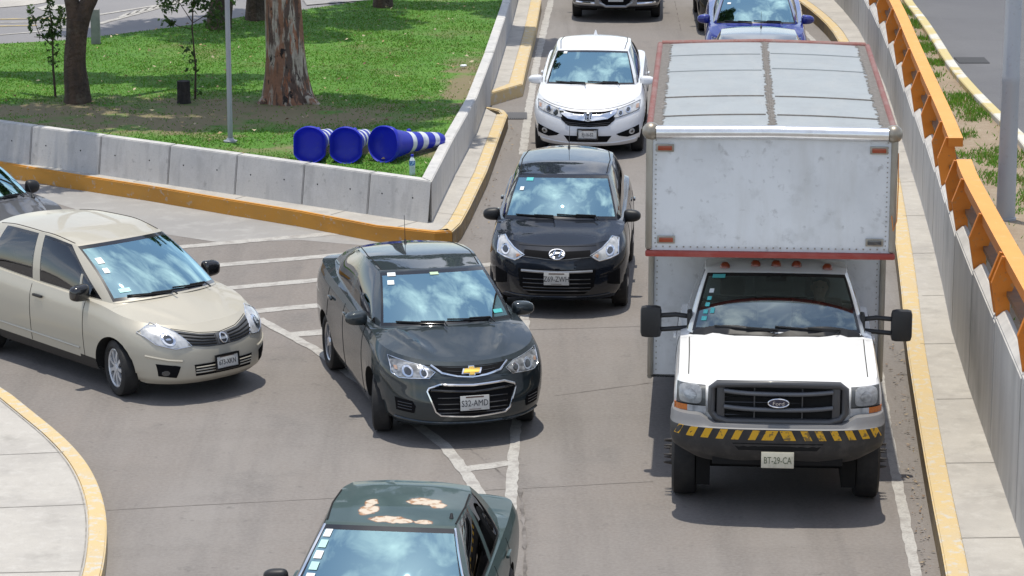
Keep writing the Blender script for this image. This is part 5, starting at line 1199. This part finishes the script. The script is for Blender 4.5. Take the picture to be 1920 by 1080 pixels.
tag(bmo('walkway_joints', bm, m_joint2, normals=False), kind='structure')
rw_ = empty('retaining_wall', (float(bxf(28)), 28, 0)); tag(rw_, 'tall streaked concrete wall of upright panels beneath the orange guard rails', 'retaining wall'); rwc = Vector(rw_.location).xy
JY = [20.6 + 2.36 * k for k in range(-3, 21)]
for y0, y1 in zip(JY, JY[1:]):
    bm = bmesh.new(); a, b = Vector((float(bxf(y0)), y0)), Vector((float(bxf(y1)), y1)); d = (b - a).normalized(); n = Vector((d.y, -d.x)); a2, b2 = a + d * .012, b - d * .012
    z0, z1 = float(ztf(y0)) - .02, float(ztf(y1)) + .035; th = .13
    rings = [[bm.verts.new((*(p + n * u - rwc), z + h)) for u, z, h in ((0, -.02, 0), (0, zz_, -.075), (.085, zz_, 0), (th, zz_, 0), (th, -.02, 0))] for p, zz_ in ((a2, z0), (b2, z1))]
    bm.faces.new(rings[0]); bm.faces.new(rings[1][::-1])
    for i in range(5): bm.faces.new((rings[0][i], rings[1][i], rings[1][(i + 1) % 5], rings[0][(i + 1) % 5]))
    bmesh.ops.recalc_face_normals(bm, faces=bm.faces); bmesh.ops.bevel(bm, geom=[e for e in bm.edges if max(v.co.z for v in e.verts) > .5], offset=.014, segments=2, affect='EDGES')
    bmo('panel', bm, m_rwall, rw_, True, 30)
bm = bmesh.new()
for y0, y1 in zip(JY, JY[1:]):
    a, b = Vector((float(bxf(y0)) + .03, y0)), Vector((float(bxf(y1)) + .03, y1)); zz = min(float(ztf(y0)), float(ztf(y1))) - .05; prism(bm, [tuple(p - rwc) for p in (a, b, b + Vector((.07, 0)), a + Vector((.07, 0)))], -.03, zz)
bmo('core', bm, M['gap'], rw_)
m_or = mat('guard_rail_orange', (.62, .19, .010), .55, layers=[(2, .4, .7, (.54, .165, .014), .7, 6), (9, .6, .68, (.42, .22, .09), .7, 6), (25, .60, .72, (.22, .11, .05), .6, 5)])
m_or_lit = mat('guard_rail_orange_lit', (.70, .33, .07), .6, layers=[(2, .4, .7, (.68, .29, .055), .7, 6), (7, .58, .7, (.62, .42, .20), .6, 6), (25, .60, .72, (.40, .22, .10), .6, 5)])  # rail orange painted paler on the beam's top face, imitating sunlight
m_pl = mat('guard_rail_plank', (.16, .09, .05), .7, layers=[(5, .4, .7, (.28, .13, .04), .7, 5)])
def guard(y0, y1, label, posts):
    r = empty('guard_rail', (float(bxf(y0)), y0, float(ztf(y0)))); tag(r, label, 'guard rail', 'orange guard rails on the wall'); o = Vector(r.location)
    ys = [y0 + (y1 - y0) * k / 24 for k in range(25)]
    def beam(name, u0, u1, h0, h1, m, ya=None):
        bm = bmesh.new(); rg = []
        for y in ys if ya is None else ya:
            x = float(bxf(y)); z = float(ztf(y)); rg.append([bm.verts.new(Vector((x + u, y, z + h)) - o) for u, h in ((u0, h0), (u1, h0), (u1, h1), (u0, h1))])
        for A, B in zip(rg, rg[1:]):
            for k in range(4):
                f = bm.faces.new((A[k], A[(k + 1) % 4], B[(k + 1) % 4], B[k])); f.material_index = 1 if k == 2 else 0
        bm.faces.new(rg[0]); bm.faces.new(rg[-1][::-1]); return bmo(name, bm, [m, m_or_lit] if m is m_or else m, r)
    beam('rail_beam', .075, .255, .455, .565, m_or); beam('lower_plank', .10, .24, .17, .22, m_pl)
    for y in posts:
        bm = bmesh.new(); x, z = float(bxf(y)), float(ztf(y)); pf = [(.0, -.05), (.13, -.05), (.12, .16), (.17, .30), (.15, .428), (.085, .428), (.085, .575), (-.035, .30)]
        pf = [(.01, -.04), (.14, -.04), (.13, .16), (.18, .30), (.155, .45), (.071, .56), (.045, .565), (-.05, .30)]
        A = [bm.verts.new(Vector((x + u, y - .03, z + h)) - o) for u, h in pf]; B = [bm.verts.new(Vector((x + u, y + .03, z + h)) - o) for u, h in pf]
        bm.faces.new(A); bm.faces.new(B[::-1])
        for k in range(len(pf)): bm.faces.new((A[k], B[k], B[(k + 1) % len(pf)], A[(k + 1) % len(pf)]))
        bmo('post', bm, m_or, r)
guard(20.7, 33.9, 'nearer orange guard rail, starting beside the lamp post and leaving the right edge', [20.75] + [y for y in JY if 21 < y < 33.4] + [27.9, 33.83])
guard(35.7, 67, 'farther orange guard rail, ending beside the truck box roof, running up to the top edge', [y for y in JY if 36.5 < y < 66.5] + [35.77])
# median and upper street follow the wall top
def GS(px, py, off):
    y = 35.
    for _ in range(30):
        p = G(px, py, float(ztf(y)) + off); y = p[1]
    return p
mk_px = ((1690, -10), (1695, 0), (1722, 36), (1752, 82), (1768, 108), (1792, 140), (1830, 182), (1870, 222), (1903, 254), (1925, 282))
mkw = [GS(px, py, -.02)[:2] for px, py in mk_px]; mkw = [(8.2, 80), (7.45, 60)] + [p for p in mkw] + [(6.45, 30), (6.0, 20), (5.9, 15)]
mkw = sorted(mkw, key=lambda p: -p[1]); mxf = pchip([p[1] for p in mkw[::-1]], [p[0] for p in mkw[::-1]])
def strip_sheet(name, xa, xb, off, m, ys=None, nx=6):
    V, F = [], []; ys = ys if ys is not None else np.arange(15, 80.1, .5)
    for y in ys:
        z = float(ztf(y)) + off
        for k in range(nx + 1): V.append((xa(y) + (xb(y) - xa(y)) * k / nx, y, z))
    for i in range(len(ys) - 1):
        for k in range(nx): b = i * (nx + 1) + k; F.append((b, b + 1, b + nx + 2, b + nx + 1))
    return mk(name, V, F, m, None, True)
m_med = mat('median_soil', (.30, .235, .165), .95, layers=[(1.5, .4, .7, (.23, .175, .12), .8, 6), (7, .55, .75, (.36, .31, .24), .6, 5), (40, .55, .8, (.14, .11, .07), .5, 3)], bump=(25, .6, .03))
tag(strip_sheet('median', lambda y: float(bxf(y)) + .09, lambda y: float(mxf(y)) + .02, -.10, m_med), kind='structure')
tag(strip_sheet('upper_street', lambda y: float(mxf(y)) + .1, lambda y: 60., -.17, m_asph, np.arange(5, 160, 1.)), kind='structure')
m_yw = mat('median_kerb_paint', (.52, .43, .20), .8, layers=[(1.1, .50, .56, (.56, .55, .50), .95, 3), (9, .58, .7, (.45, .43, .38), .8, 6), (30, .6, .75, (.30, .27, .2), .6, 4)])
V, F = [], []; ys = np.arange(15, 80.1, .4)
for y in ys:
    x, z = float(mxf(y)), float(ztf(y))
    for u, h in ((0, -.2), (0, -.03), (.015, -.015), (.145, -.015), (.16, -.03), (.16, -.2)): V.append((x + u, y, z + h))
for i in range(len(ys) - 1):
    for k in range(5): b = i * 6 + k; F.append((b, b + 1, b + 7, b + 6))
mkb = mk('kerb', V, F, m_yw, None, True, 30); tag(mkb, 'yellow and white median kerb between the planted strip and the upper street', 'kerb')
n = 60000; Y = nr.uniform(24, 66, n); X = bxf(Y) + .15 + nr.uniform(0, 1, n) * (mxf(Y) - bxf(Y) - .15)
cl = np.zeros(n); q_ = random.Random(5)
for k in range(70):
    cy = q_.uniform(24, 64); cx = float(bxf(cy)) + .3 + q_.random() * (float(mxf(cy)) - float(bxf(cy)) - .35); r_ = q_.uniform(.12, .42)
    cl = np.maximum(cl, np.clip(1.2 - np.hypot((X - cx) / r_, (Y - cy) / (r_ * 1.8)), 0, 1))
ok = nr.uniform(0, 1, n) < cl * .9 + .02; X, Y = X[ok], Y[ok]
tag(blades('grass', X, Y, ztf(Y) - .10, .02, .09, .010, [GM[1], GM[1], GM[0], GM[3]], 1.1), 'tufts of grass on the bare median', 'grass', kind='stuff')
# manhole in the upper street
x, y, _ = GS(1822, 114, -.17)
bm = bmesh.new(); zz = float(ztf(y)) - .16; box(bm, (x, y, zz - .004), (.50, .60, .016)); tag(bmo('drain_cover', bm, mat('cover_iron', (.045, .045, .047), .8), None), 'dark rectangular drain cover in the upper street by the median kerb', 'drain cover')

# --- the island at the lower left
K4 = smooth([G(*p, .16)[:2] for p in ((-160, 640), (0, 720), (66, 773), (117, 814), (155, 854), (179, 893), (193, 932), (200, 971), (200, 1010), (196, 1049), (188, 1085), (165, 1160), (120, 1300))], 2)
kb4 = band('kerb', K4, -.17, -.05, .16, m_yelr); tag(kb4, 'rounded yellow kerb of the pavement island at the lower left', 'kerb')
tag(poly_sheet('pavement', offs(K4, -.165) + [(-12, 18), (-12, 32)], m_pave, .155), kind='structure')
bm = bmesh.new()
for a, b in (((-20, 853), (120, 847)), ((-20, 952), (160, 945)), ((-20, 1074), (150, 1070))): stroke(bm, [G(*a, .16), G(*b, .16)], .012, .160)
stroke(bm, [(p[0], p[1]) for p in offs(K4, -.185)], .012, .160)
tag(bmo('pavement_joints', bm, m_joint2, normals=False), kind='structure')
# ------------------------------------------------------------------ trees, poles, posts on the lawn
m_bark = mat('tree_bark', (.085, .055, .036), .95, layers=[(6, .4, .65, (.035, .027, .021), .9, 7, (1, 1, .3)), (3, .55, .75, (.16, .14, .10), .7, 6)], bump=(14, 1., .06))
m_euc = mat('flaking_bark', (.235, .115, .065), .9, layers=[(2.6, .47, .52, (.40, .36, .29), .95, 5, (1.9, 1.9, .33)), (3.4, .52, .56, (.075, .047, .035), .95, 6, (2.6, 2.6, .35)), (5.2, .57, .61, (.27, .105, .05), .9, 5, (1.9, 1.9, .4)), (5., .62, .65, (.016, .012, .010), 1., 4, (1.6, 1.6, 1.0)), (20, .45, .7, (.10, .07, .055), .6, 5, (1, 1, .15))], bump=(7, 1., .07))
m_leaf = [mat('leaf_olive', (.055, .10, .02), .55), mat('leaf_green', (.075, .14, .03), .5), mat('leaf_deep', (.035, .07, .016), .6)]
def leaves(bm, c, r, n, s0, s1, q, flat=.7):
    for _ in range(n):
        while True:
            p = Vector((q.uniform(-1, 1), q.uniform(-1, 1), q.uniform(-1, 1)))
            if p.length < 1: break
        p = Vector((p.x * r[0], p.y * r[1], p.z * r[2])) + Vector(c); s_ = q.uniform(s0, s1)
        a = Vector((q.gauss(0, 1), q.gauss(0, 1), q.gauss(0, flat))).normalized(); b = a.cross(Vector((q.gauss(0, 1), q.gauss(0, 1), q.gauss(0, 1)))).normalized()
        f = bm.faces.new([bm.verts.new(p + a * s_), bm.verts.new(p + b * s_ * .45), bm.verts.new(p - a * s_), bm.verts.new(p - b * s_ * .45)]); f.material_index = q.randrange(3)
def trunk_mesh(bm, paths, n=18, bump=.06, q=None):
    for P, Rr in paths:
        P = [Vector(p) for p in P]; fine = []; fr_ = []
        for i in range(len(P) - 1):
            for k in range(6):
                t = k / 6; p0, p1, p2, p3 = P[max(0, i - 1)], P[i], P[i + 1], P[min(len(P) - 1, i + 2)]
                fine.append(.5 * ((2 * p1) + (p2 - p0) * t + (2 * p0 - 5 * p1 + 4 * p2 - p3) * t * t + (3 * p1 - p0 - 3 * p2 + p3) * t ** 3)); fr_.append(Rr[i] + (Rr[i + 1] - Rr[i]) * t)
        fine.append(P[-1]); fr_.append(Rr[-1]); v0 = len(bm.verts); tube(bm, fine, fr_, n, False, True); bm.verts.ensure_lookup_table()
        for v in bm.verts[v0:]:
            c_ = min(fine, key=lambda f: (f - v.co).length_squared); d = v.co - c_; an = math.atan2(d.y, d.x); v.co += d * bump * (math.sin(an * 3 + v.co.z * 1.3) + .6 * math.sin(an * 7 + v.co.z * 2.7))
def tree(name, label, base, paths, bark, crowns, seed, group, dens=900, ls=(.10, .22)):
    q = random.Random(seed); r = empty(name, base); tag(r, label, 'tree', group); bm = bmesh.new(); trunk_mesh(bm, paths); bmo('trunk', bm, bark, r, True, 80)
    bm = bmesh.new()
    for (c_, rad) in crowns:
        for k in range(9):
            cc = Vector(c_) + Vector((0, -2.1, 0)) + Vector((q.gauss(0, .45) * rad[0], q.gauss(0, .45) * rad[1], q.gauss(0, .4) * rad[2])); leaves(bm, cc, (rad[0] * .42, rad[1] * .42, rad[2] * .38), dens // 9, *ls, q)
    bmo('crown', bm, m_leaf, r, normals=False); return r
GRP = 'trees on the lawn'
b1 = G(145, 192, LZ); b1 = (b1[0], b1[1], LZ)
tree('leaning_tree', 'dark bent tree trunk forking near the top, leftmost tree on the lawn', b1,
     [([(0, 0, -.1), (.0, 0, .12), (-.03, 0, .6), (.02, 0, 1.05), (.05, 0, 1.3)], [.24, .195, .17, .16, .18]), ([(.04, 0, 1.15), (-.02, 0, 1.5), (-.15, .1, 2.1), (-.6, .6, 3.8), (-1.2, 1.2, 6.5)], [.15, .115, .10, .085, .05]), ([(.05, 0, 1.15), (.16, 0, 1.45), (.34, .1, 1.9), (.7, .8, 3.6), (1.2, 1.6, 6.5)], [.15, .125, .115, .09, .05])], m_bark,
     [((-1.4, 1.9, 8.2), (2.2, 1.3, 1.3)), ((1.2, 2.3, 8.6), (2.2, 1.3, 1.3)), ((.2, 1.0, 7.8), (2.2, 1.0, 1.1)), ((-1.2, .3, 7.4), (2.0, .9, 1.)), ((1.6, 4.6, 8.8), (2.0, .8, 1.)), ((-1.4, 4.9, 9.), (1.8, .7, 1.))], 1, GRP, 1500)
b2 = G(538, 190, LZ); b2 = (b2[0], b2[1], LZ)
r2 = tree('eucalyptus_tree', 'thick tree trunk with flaking cream and red bark, right of the thin steel pole', b2,
     [([(.02, 0, -.1), (.0, 0, .08), (-.02, 0, .45), (-.03, 0, 1.0), (-.05, .0, 2.0), (-.1, .3, 4.), (-.2, 1.0, 7.5)], [.45, .39, .325, .295, .265, .22, .12]), ([(.20, -.1, -.03), (.30, -.16, .05), (.52, -.26, -.06)], [.17, .12, .05]), ([(-.2, -.1, -.03), (-.30, -.16, .03), (-.44, -.26, -.06)], [.15, .10, .04])], m_euc,
     [((-.6, 2.3, 9.0), (2.4, 1.3, 1.4)), ((.9, 1.9, 8.4), (1.6, 1.0, 1.2)), ((-.2, 1.4, 7.8), (1.9, .9, 1.0)), ((.7, .6, 7.6), (1.6, .9, 1.0)), ((-.9, .2, 7.4), (1.6, .8, 1.0))], 2, GRP, 1500)
for k, (px, py, rad, ln, lab, cx, nm) in enumerate(((410, 53, .20, .12, 'dark leaning trunk behind the drooping sapling, at the back edge of the lawn', -1., 'street_tree'), (481, 37, .185, .03, 'dark upright trunk just left of the flaking trunk at the lawn back edge', .3, 'street_tree'), (718, 13, .165, .02, 'small dark trunk standing alone at the top centre of the lawn', 1.2, 'street_tree'))):
    b = G(px, py, LZ)
    tree(nm, lab, (b[0], b[1], LZ), [([(0, 0, -.1), (0, 0, .1), (ln * .6, 0, .6), (ln * 1.4, 0, 1.4), (ln * 3, .4, 4.), (ln * 5, 1.2, 7)], [rad * 1.3, rad * 1.1, rad, rad * .95, rad * .8, rad * .4])], m_bark,
         [((cx, 2.6, 8.), (2.1, 1.5, 1.3)), ((cx + 1.6, 2.3, 8.3), (1.7, 1.3, 1.2))], 10 + k, GRP, 1500)
def sapling(label, base, stems, lv, seed):
    q = random.Random(seed); r = empty('sapling', base); tag(r, label, 'sapling', 'saplings on the lawn'); bm = bmesh.new()
    for P, r_ in stems: tube(bm, P, r_, 6)
    bmo('stem', bm, m_bark, r, True, 60); bm = bmesh.new()
    for c_, rad, n in lv: leaves(bm, c_, (rad[0] * 1.25, rad[1] * 1.25, rad[2] * 1.15), n * 3, .025, .062, q, 1.)
    bmo('foliage', bm, [translucent(m.copy(), .5) for m in m_leaf], r, normals=False)
s1 = G(104, 182, LZ)
sapling('thin leafy sapling left of the bent tree trunk', (s1[0], s1[1], LZ), [([(0, 0, 0), (-.02, 0, .5), (-.01, 0, 1.0), (-.06, 0, 1.65)], [.022, .018, .014, .005]), ([(-.01, 0, .95), (.10, 0, 1.2), (.16, 0, 1.42)], [.010, .007, .004]), ([(-.01, 0, .80), (-.22, 0, 1.0), (-.36, 0, 1.42)], [.010, .007, .004]), ([(-.02, 0, .92), (-.3, 0, .95)], [.008, .004])],
    [((-.02, 0, .75), (.10, .1, .35), 26), ((-.03, 0, 1.15), (.2, .12, .2), 40), ((.13, 0, 1.3), (.07, .07, .14), 16), ((-.34, 0, 1.25), (.05, .06, .22), 20), ((-.05, 0, 1.5), (.07, .07, .18), 18), ((-.02, 0, .97), (.25, .1, .03), 16)], 21)
s2 = G(366, 186, LZ)
sapling('spindly sapling with drooping leaves beside the black stump', (s2[0], s2[1], LZ), [([(0, 0, 0), (.02, 0, .5), (-.02, 0, 1.1), (.02, 0, 1.75), (0, 0, 2.2)], [.020, .016, .013, .009, .004]), ([(-.02, 0, 1.1), (-.25, 0, 1.15), (-.45, 0, 1.32)], [.008, .006, .003]), ([(-.01, 0, 1.2), (-.2, 0, 1.5), (-.38, 0, 1.6)], [.008, .006, .003]), ([(0, 0, 1.2), (.25, 0, 1.35), (.45, 0, 1.3)], [.008, .006, .003]), ([(.02, 0, 1.5), (.25, 0, 1.65), (.7, 0, 1.55)], [.008, .006, .003])],
    [((-.38, 0, 1.5), (.16, .1, .14), 34), ((.05, 0, 1.62), (.22, .14, .24), 70), ((.35, 0, 1.25), (.16, .1, .16), 36), ((.30, 0, 1.55), (.3, .1, .14), 40), ((-.40, 0, 1.22), (.12, .06, .06), 14), ((-.1, 0, .75), (.1, .1, .18), 10), ((0, 0, .35), (.16, .1, .28), 10)], 22)
x, y, _ = G(345, 193, LZ); bm = bmesh.new(); lathe(bm, [(0, .115), (.03, .105), (.3, .10), (.345, .102), (.345, .001)], 'z', 18, (0, 0, 0)); o = bmo('tree_stump', bm, mat('charred_wood', (.014, .012, .011), .95, layers=[(14, .4, .7, (.04, .033, .028), .8, 5, (1, 1, .3))], bump=(14, 1., .03)), None, True, 40); o.location = (x, y, LZ); tag(o, 'short black stump between the bent tree and the lamp pole', 'stump')
x, y, _ = G(180, 82, LZ); bm = bmesh.new(); box(bm, (0, 0, .3), (.15, .15, .62), .015); o = bmo('marker_post', bm, mat('old_concrete', (.25, .245, .235), .9, layers=[(8, .4, .7, (.16, .155, .15), .7, 5)]), None, True, 40); o.location = (x, y, LZ); tag(o, 'grey concrete post standing half behind the bent tree', 'post')
x, y, _ = G(520, 12, LZ)
m_gal = mat('galvanised_steel', (.36, .375, .40), .45, .55, layers=[(3, .4, .7, (.30, .31, .33), .6, 4, (1, 1, .3))])
m_pole = mat('pole_grey_paint', (.40, .41, .43), .5, .15, layers=[(2.5, .4, .7, (.33, .34, .36), .6, 5, (1, 1, .25)), (20, .6, .75, (.25, .22, .2), .5, 4)])
x, y, _ = G(432, 266, LZ); r = empty('signpost_pole', (x, y, LZ)); tag(r, 'thin grey steel pole standing on the lawn behind the front wall', 'pole')
bm = bmesh.new(); lathe(bm, [(0, .038), (4.6, .034), (4.62, .001)], 'z', 16); bmo('shaft', bm, m_gal, r, True, 40); bm = bmesh.new(); lathe(bm, [(0, .10), (.02, .10), (.03, .06), (.06, .045)], 'z', 16); bmo('base_collar', bm, m_gal, r, True, 40)
# street lamp on the median
x, y, _ = GS(1885, 412, -.1); zz = float(ztf(y)) - .10; r = empty('street_lamp', (x, y, zz)); tag(r, 'tall grey lamp post rising out of the grassy median behind the guard rail', 'street lamp')
bm = bmesh.new(); lathe(bm, [(0, .125), (.03, .125), (.035, .112), (.5, .108), (1.6, .100), (1.62, .104), (1.70, .104), (1.72, .099), (9, .06), (9.02, .001)], 'z', 28); bmo('shaft', bm, m_pole, r, True, 30)
tubeo('lamp_arm', [(0, 0, 8.8), (.4, 0, 9.1), (1.5, 0, 9.25)], .035, m_pole, r, 10); bm = bmesh.new(); box(bm, (1.8, 0, 9.25), (.65, .26, .13), .05); bmo('lamp_head', bm, m_pole, r, True, 40)

# ------------------------------------------------------------------ blue traffic posts lying on the lawn, water bottle, litter
m_blue = mat('blue_plastic', (.030, .045, .58), .42, layers=[(4, .4, .7, (.04, .06, .64), .6, 4), (18, .58, .72, (.10, .11, .35), .4, 4)], spec=.5); translucent(m_blue, .4)
m_refl = mat('reflective_band', (.60, .63, .70), .4, layers=[(7, .5, .66, (.25, .27, .45), .7, 5)])
def tpost(label, cpx, cpy, tpx, tpy, roll, flat, L_=1.45, zc=.95):
    a = Vector(G(cpx, cpy, zc)); b = Vector(tpx) if not isinstance(tpx, (int, float)) else Vector(G(tpx, tpy, .83)); ax = (b - a).normalized()
    r = empty('traffic_post', (a.x, a.y, LZ)); tag(r, label, 'traffic post', 'blue traffic posts lying on the lawn')
    up = Vector((0, 0, 1)); sx = ax.cross(up).normalized(); uy = sx.cross(ax).normalized()
    n = 44
    def sec(t, R0, sq, inn=0.):
        out = []
        for k in range(n):
            th = 2 * PI * k / n + roll; rr_ = R0
            if sq: 
                c_, s_ = math.cos(th - roll), math.sin(th - roll); e_ = 2.; rr_ = R0 / max(1., (abs(c_) / flat if flat < 1 else 1.))
                if flat == 2: rr_ = R0 * (1 + .10 * max(0, math.cos(th - roll - .9)) ** 14)
            out.append(a + ax * t + (sx * math.cos(th) + uy * math.sin(th)) * rr_ - Vector((a.x, a.y, LZ)))
        return out
    prof = [(0.0, .245, 1), (-.012, .252, 1), (.0, .262, 1), (.05, .262, 1), (.10, .235, 1), (.22, .205, 1), (.42, .175, 0), (.52, .155, 0), (.60, .150, 0), (.72, .140, 0), (.84, .132, 0), (.96, .124, 0), (1.08, .116, 0), (1.2, .108, 0), (1.32, .100, 0), (1.40, .075, 0), (1.44, .03, 0)]
    bm = bmesh.new(); rg = [[bm.verts.new(p) for p in sec(t, R0, q)] for t, R0, q in prof]
    inn_ = [(.02, .238, 1), (.06, .230, 1), (.11, .205, 1), (.14, .15, 1), (.15, .06, 1)]; ri = [[bm.verts.new(p) for p in sec(t, R0, q)] for t, R0, q in inn_]
    def loft(A, B, mi):
        for k in range(n):
            f = bm.faces.new((A[k], A[(k + 1) % n], B[(k + 1) % n], B[k])); f.material_index = mi
    for i in range(len(rg) - 1): loft(rg[i], rg[i + 1], 0)
    loft(rg[0], ri[0], 0)
    for A, B in zip(ri, ri[1:]): loft(A, B, 0)
    bm.faces.new(ri[-1]); bm.faces.new(rg[-1])
    body = bmo('shell', bm, m_blue, r, True, 50)
    for t0, t1 in ((.50, .61), (.78, .92), (1.1, 1.22)):
        f = lambda t: np.interp(t, [p[0] for p in prof[4:]], [p[1] for p in prof[4:]])
        bm = bmesh.new(); A = [[bm.verts.new(p) for p in sec(t, float(f(t)) + .003, 0)] for t in np.linspace(t0, t1, 4)]
        for p, q in zip(A, A[1:]): loft(p, q, 0)
        bmo('reflective_band', bm, m_refl, r, True, 60)
    pc = a + ax * .60 + uy * .158 - Vector((a.x, a.y, LZ)); bm = bmesh.new(); bmesh.ops.create_uvsphere(bm, u_segments=12, v_segments=8, radius=.035, matrix=Matrix.Translation(pc)); bmo('lug', bm, m_blue, r, True)
    hl = a + ax * .14 + (sx * math.cos(roll + 2.9) + uy * math.sin(roll + 2.9)) * .205 - Vector((a.x, a.y, LZ)); bm = bmesh.new(); bmesh.ops.create_uvsphere(bm, u_segments=12, v_segments=8, radius=.018, matrix=Matrix.Translation(hl)); bmo('drain_hole', bm, m_refl, r, True)
    return r
tpost('leftmost of the three blue traffic posts lying with open base towards the road', 580, 272, (-2.60, 41.4, .83), 0, 0., .86)
tpost('middle blue traffic post, lying between the two others', 648, 273, (-2.06, 41.4, .83), 0, 0., .86)
tpost('rightmost blue traffic post, with its white banded end pointing at the wall', 718, 271, 814, 262, 0., 2)
x, y, _ = G(773, 328, LZ); r = empty('water_bottle', (x, y, LZ)); tag(r, 'small clear water bottle with blue cap standing on the grass by the wall corner', 'bottle')
m_pet = mat('clear_plastic', (.62, .70, .72), .15, coat=.5, layers=[(30, .4, .7, (.42, .52, .50), .6, 3)])
bm = bmesh.new(); lathe(bm, [(0, .001), (0, .036), (.01, .04), (.06, .041), (.075, .037), (.09, .041), (.16, .041), (.20, .040), (.235, .022), (.25, .016), (.262, .016)], 'z', 24); bmo('bottle_body', bm, m_pet, r, True, 50)
bm = bmesh.new(); lathe(bm, [(.135, .0425), (.20, .0425)], 'z', 24); bmesh.ops.delete(bm, geom=[f for f in bm.faces if len(f.verts) > 4], context='FACES_ONLY'); bmo('bottle_label', bm, mat('label_blue', (.03, .10, .35), .4, layers=[(40, .5, .6, (.35, .6, .75), .8, 2)]), r, True)
bm = bmesh.new(); lathe(bm, [(.255, .001), (.255, .02), (.285, .02), (.287, .001)], 'z', 18); bmo('bottle_cap', bm, m_blue, r, True, 40)
x, y, _ = G(869, 129, LZ); bm = bmesh.new(); bmesh.ops.create_icosphere(bm, subdivisions=3, radius=.045)
for v in bm.verts: v.co = Vector((v.co.x * 1.2, v.co.y, v.co.z * .55)) * (1 + .25 * math.sin(v.co.x * 60) * math.sin(v.co.y * 70))
o = bmo('crumpled_paper', bm, [M['white']], None, True, 30); o.location = (x, y, LZ + .05); tag(o, 'crumpled white paper on the grass beside the wall', 'litter')

# ------------------------------------------------------------------ the truck driver
TM = Matrix.Translation(T_.location) @ Matrix.Rotation(T_.rotation_euler.z, 4, 'Z')
pr = empty('person', TM @ Vector((.43, 2.16, 1.03)), T_.rotation_euler.z); tag(pr, 'driver in a grey shirt at the wheel, seen through the truck windshield', 'person')
def blob(bm, segs):
    for P, r_ in segs: tube(bm, P, r_, 12)
def ball(bm, c_, s_): bmesh.ops.create_uvsphere(bm, u_segments=20, v_segments=14, radius=1, matrix=Matrix.Translation(c_) @ Matrix.Diagonal((*s_, 1)))
def remeshed(name, bm, vox, m, parent):
    o = bmo(name, bm, m, parent); md = o.modifiers.new('r', 'REMESH'); md.mode = 'VOXEL'; md.voxel_size = vox; ms = o.modifiers.new('s', 'SMOOTH'); ms.factor = .5; ms.iterations = 3
    dg = bpy.context.evaluated_depsgraph_get(); me = bpy.data.meshes.new_from_object(o.evaluated_get(dg)); o.modifiers.clear(); o.data = me; me.name = name
    me.polygons.foreach_set('use_smooth', [True] * len(me.polygons)); return o
skin = mat('skin', (.30, .165, .105), .55); shirt = mat('grey_shirt', (.17, .19, .19), .85, layers=[(25, .4, .7, (.12, .13, .13), .5, 4)]); hair = mat('dark_hair', (.012, .010, .009), .7)
# local frame: faces -Y, hips at the origin
bm = bmesh.new(); ball(bm, (0, -.03, .74), (.075, .095, .115)); ball(bm, (0, -.05, .68), (.058, .07, .065)); ball(bm, (0, -.128, .735), (.014, .022, .024)); ball(bm, (0, -.115, .690), (.026, .014, .010))
for sx in (-1, 1):
    ball(bm, (sx * .077, -.02, .735), (.012, .02, .03)); ball(bm, (sx * .03, -.108, .762), (.018, .012, .010))
blob(bm, [([(0, .0, .48), (0, -.01, .62)], [.062, .055]), ([(0, 0, -.05), (0, .03, .2), (0, .02, .45)], [.15, .14, .13])])
for sx, hx_, hz_ in ((-1, -.14, .36), (1, .16, .40)):
    hd = Vector((hx_, -.54, hz_)); blob(bm, [([(sx * .15, .01, .46), (sx * .22, -.05, .30), (sx * .23, -.16, .20)], [.058, .05, .045]), ([(sx * .23, -.16, .20), tuple(hd + Vector((0, .08, -.02)))], [.043, .028])])
    ball(bm, hd + Vector((0, .02, 0)), (.042, .05, .024))
    for k in range(4): f0 = hd + Vector(((-.030 + k * .02), -.02, .008)); blob(bm, [([f0, f0 + Vector((0, -.035, .008)), f0 + Vector((0, -.045 - .004 * (k in (1, 2)), -.018))], [.009, .009, .008])])
    blob(bm, [([hd + Vector((-sx * .03, .02, 0)), hd + Vector((-sx * .055, -.01, .012)), hd + Vector((-sx * .055, -.03, .0))], [.011, .010, .008])])
body = remeshed('body', bm, .008, skin, pr)
bm = bmesh.new(); blob(bm, [([(0, 0, -.06), (0, .03, .2), (0, .02, .44), (0, .01, .53)], [.165, .158, .15, .075]), ([(-.13, .01, .455), (.13, .01, .455)], [.085, .085])])
for sx in (-1, 1): blob(bm, [([(sx * .15, .01, .46), (sx * .22, -.05, .30), (sx * .23, -.14, .21)], [.074, .064, .058])])
remeshed('shirt', bm, .010, shirt, body)
bm = bmesh.new(); ball(bm, (0, -.01, .785), (.083, .095, .085)); 
for v in list(bm.verts):
    if v.co.y < -.055 and v.co.z < .80: v.co.y = -.03
remeshed('hair', bm, .010, hair, body)
bm = bmesh.new()
for sx in (-1, 1): ball(bm, (sx * .03, -.117, .762), (.009, .006, .005))
bmo('eyes', bm, M['black'], body, True)
for sx in (-1, 1):
    bm = bmesh.new(); blob(bm, [([(sx * .09, 0, -.02), (sx * .12, -.40, .02), (sx * .12, -.52, -.30)], [.095, .075, .06])]); bmo('trouser_leg', bm, M['interior'], pr, True, 60)
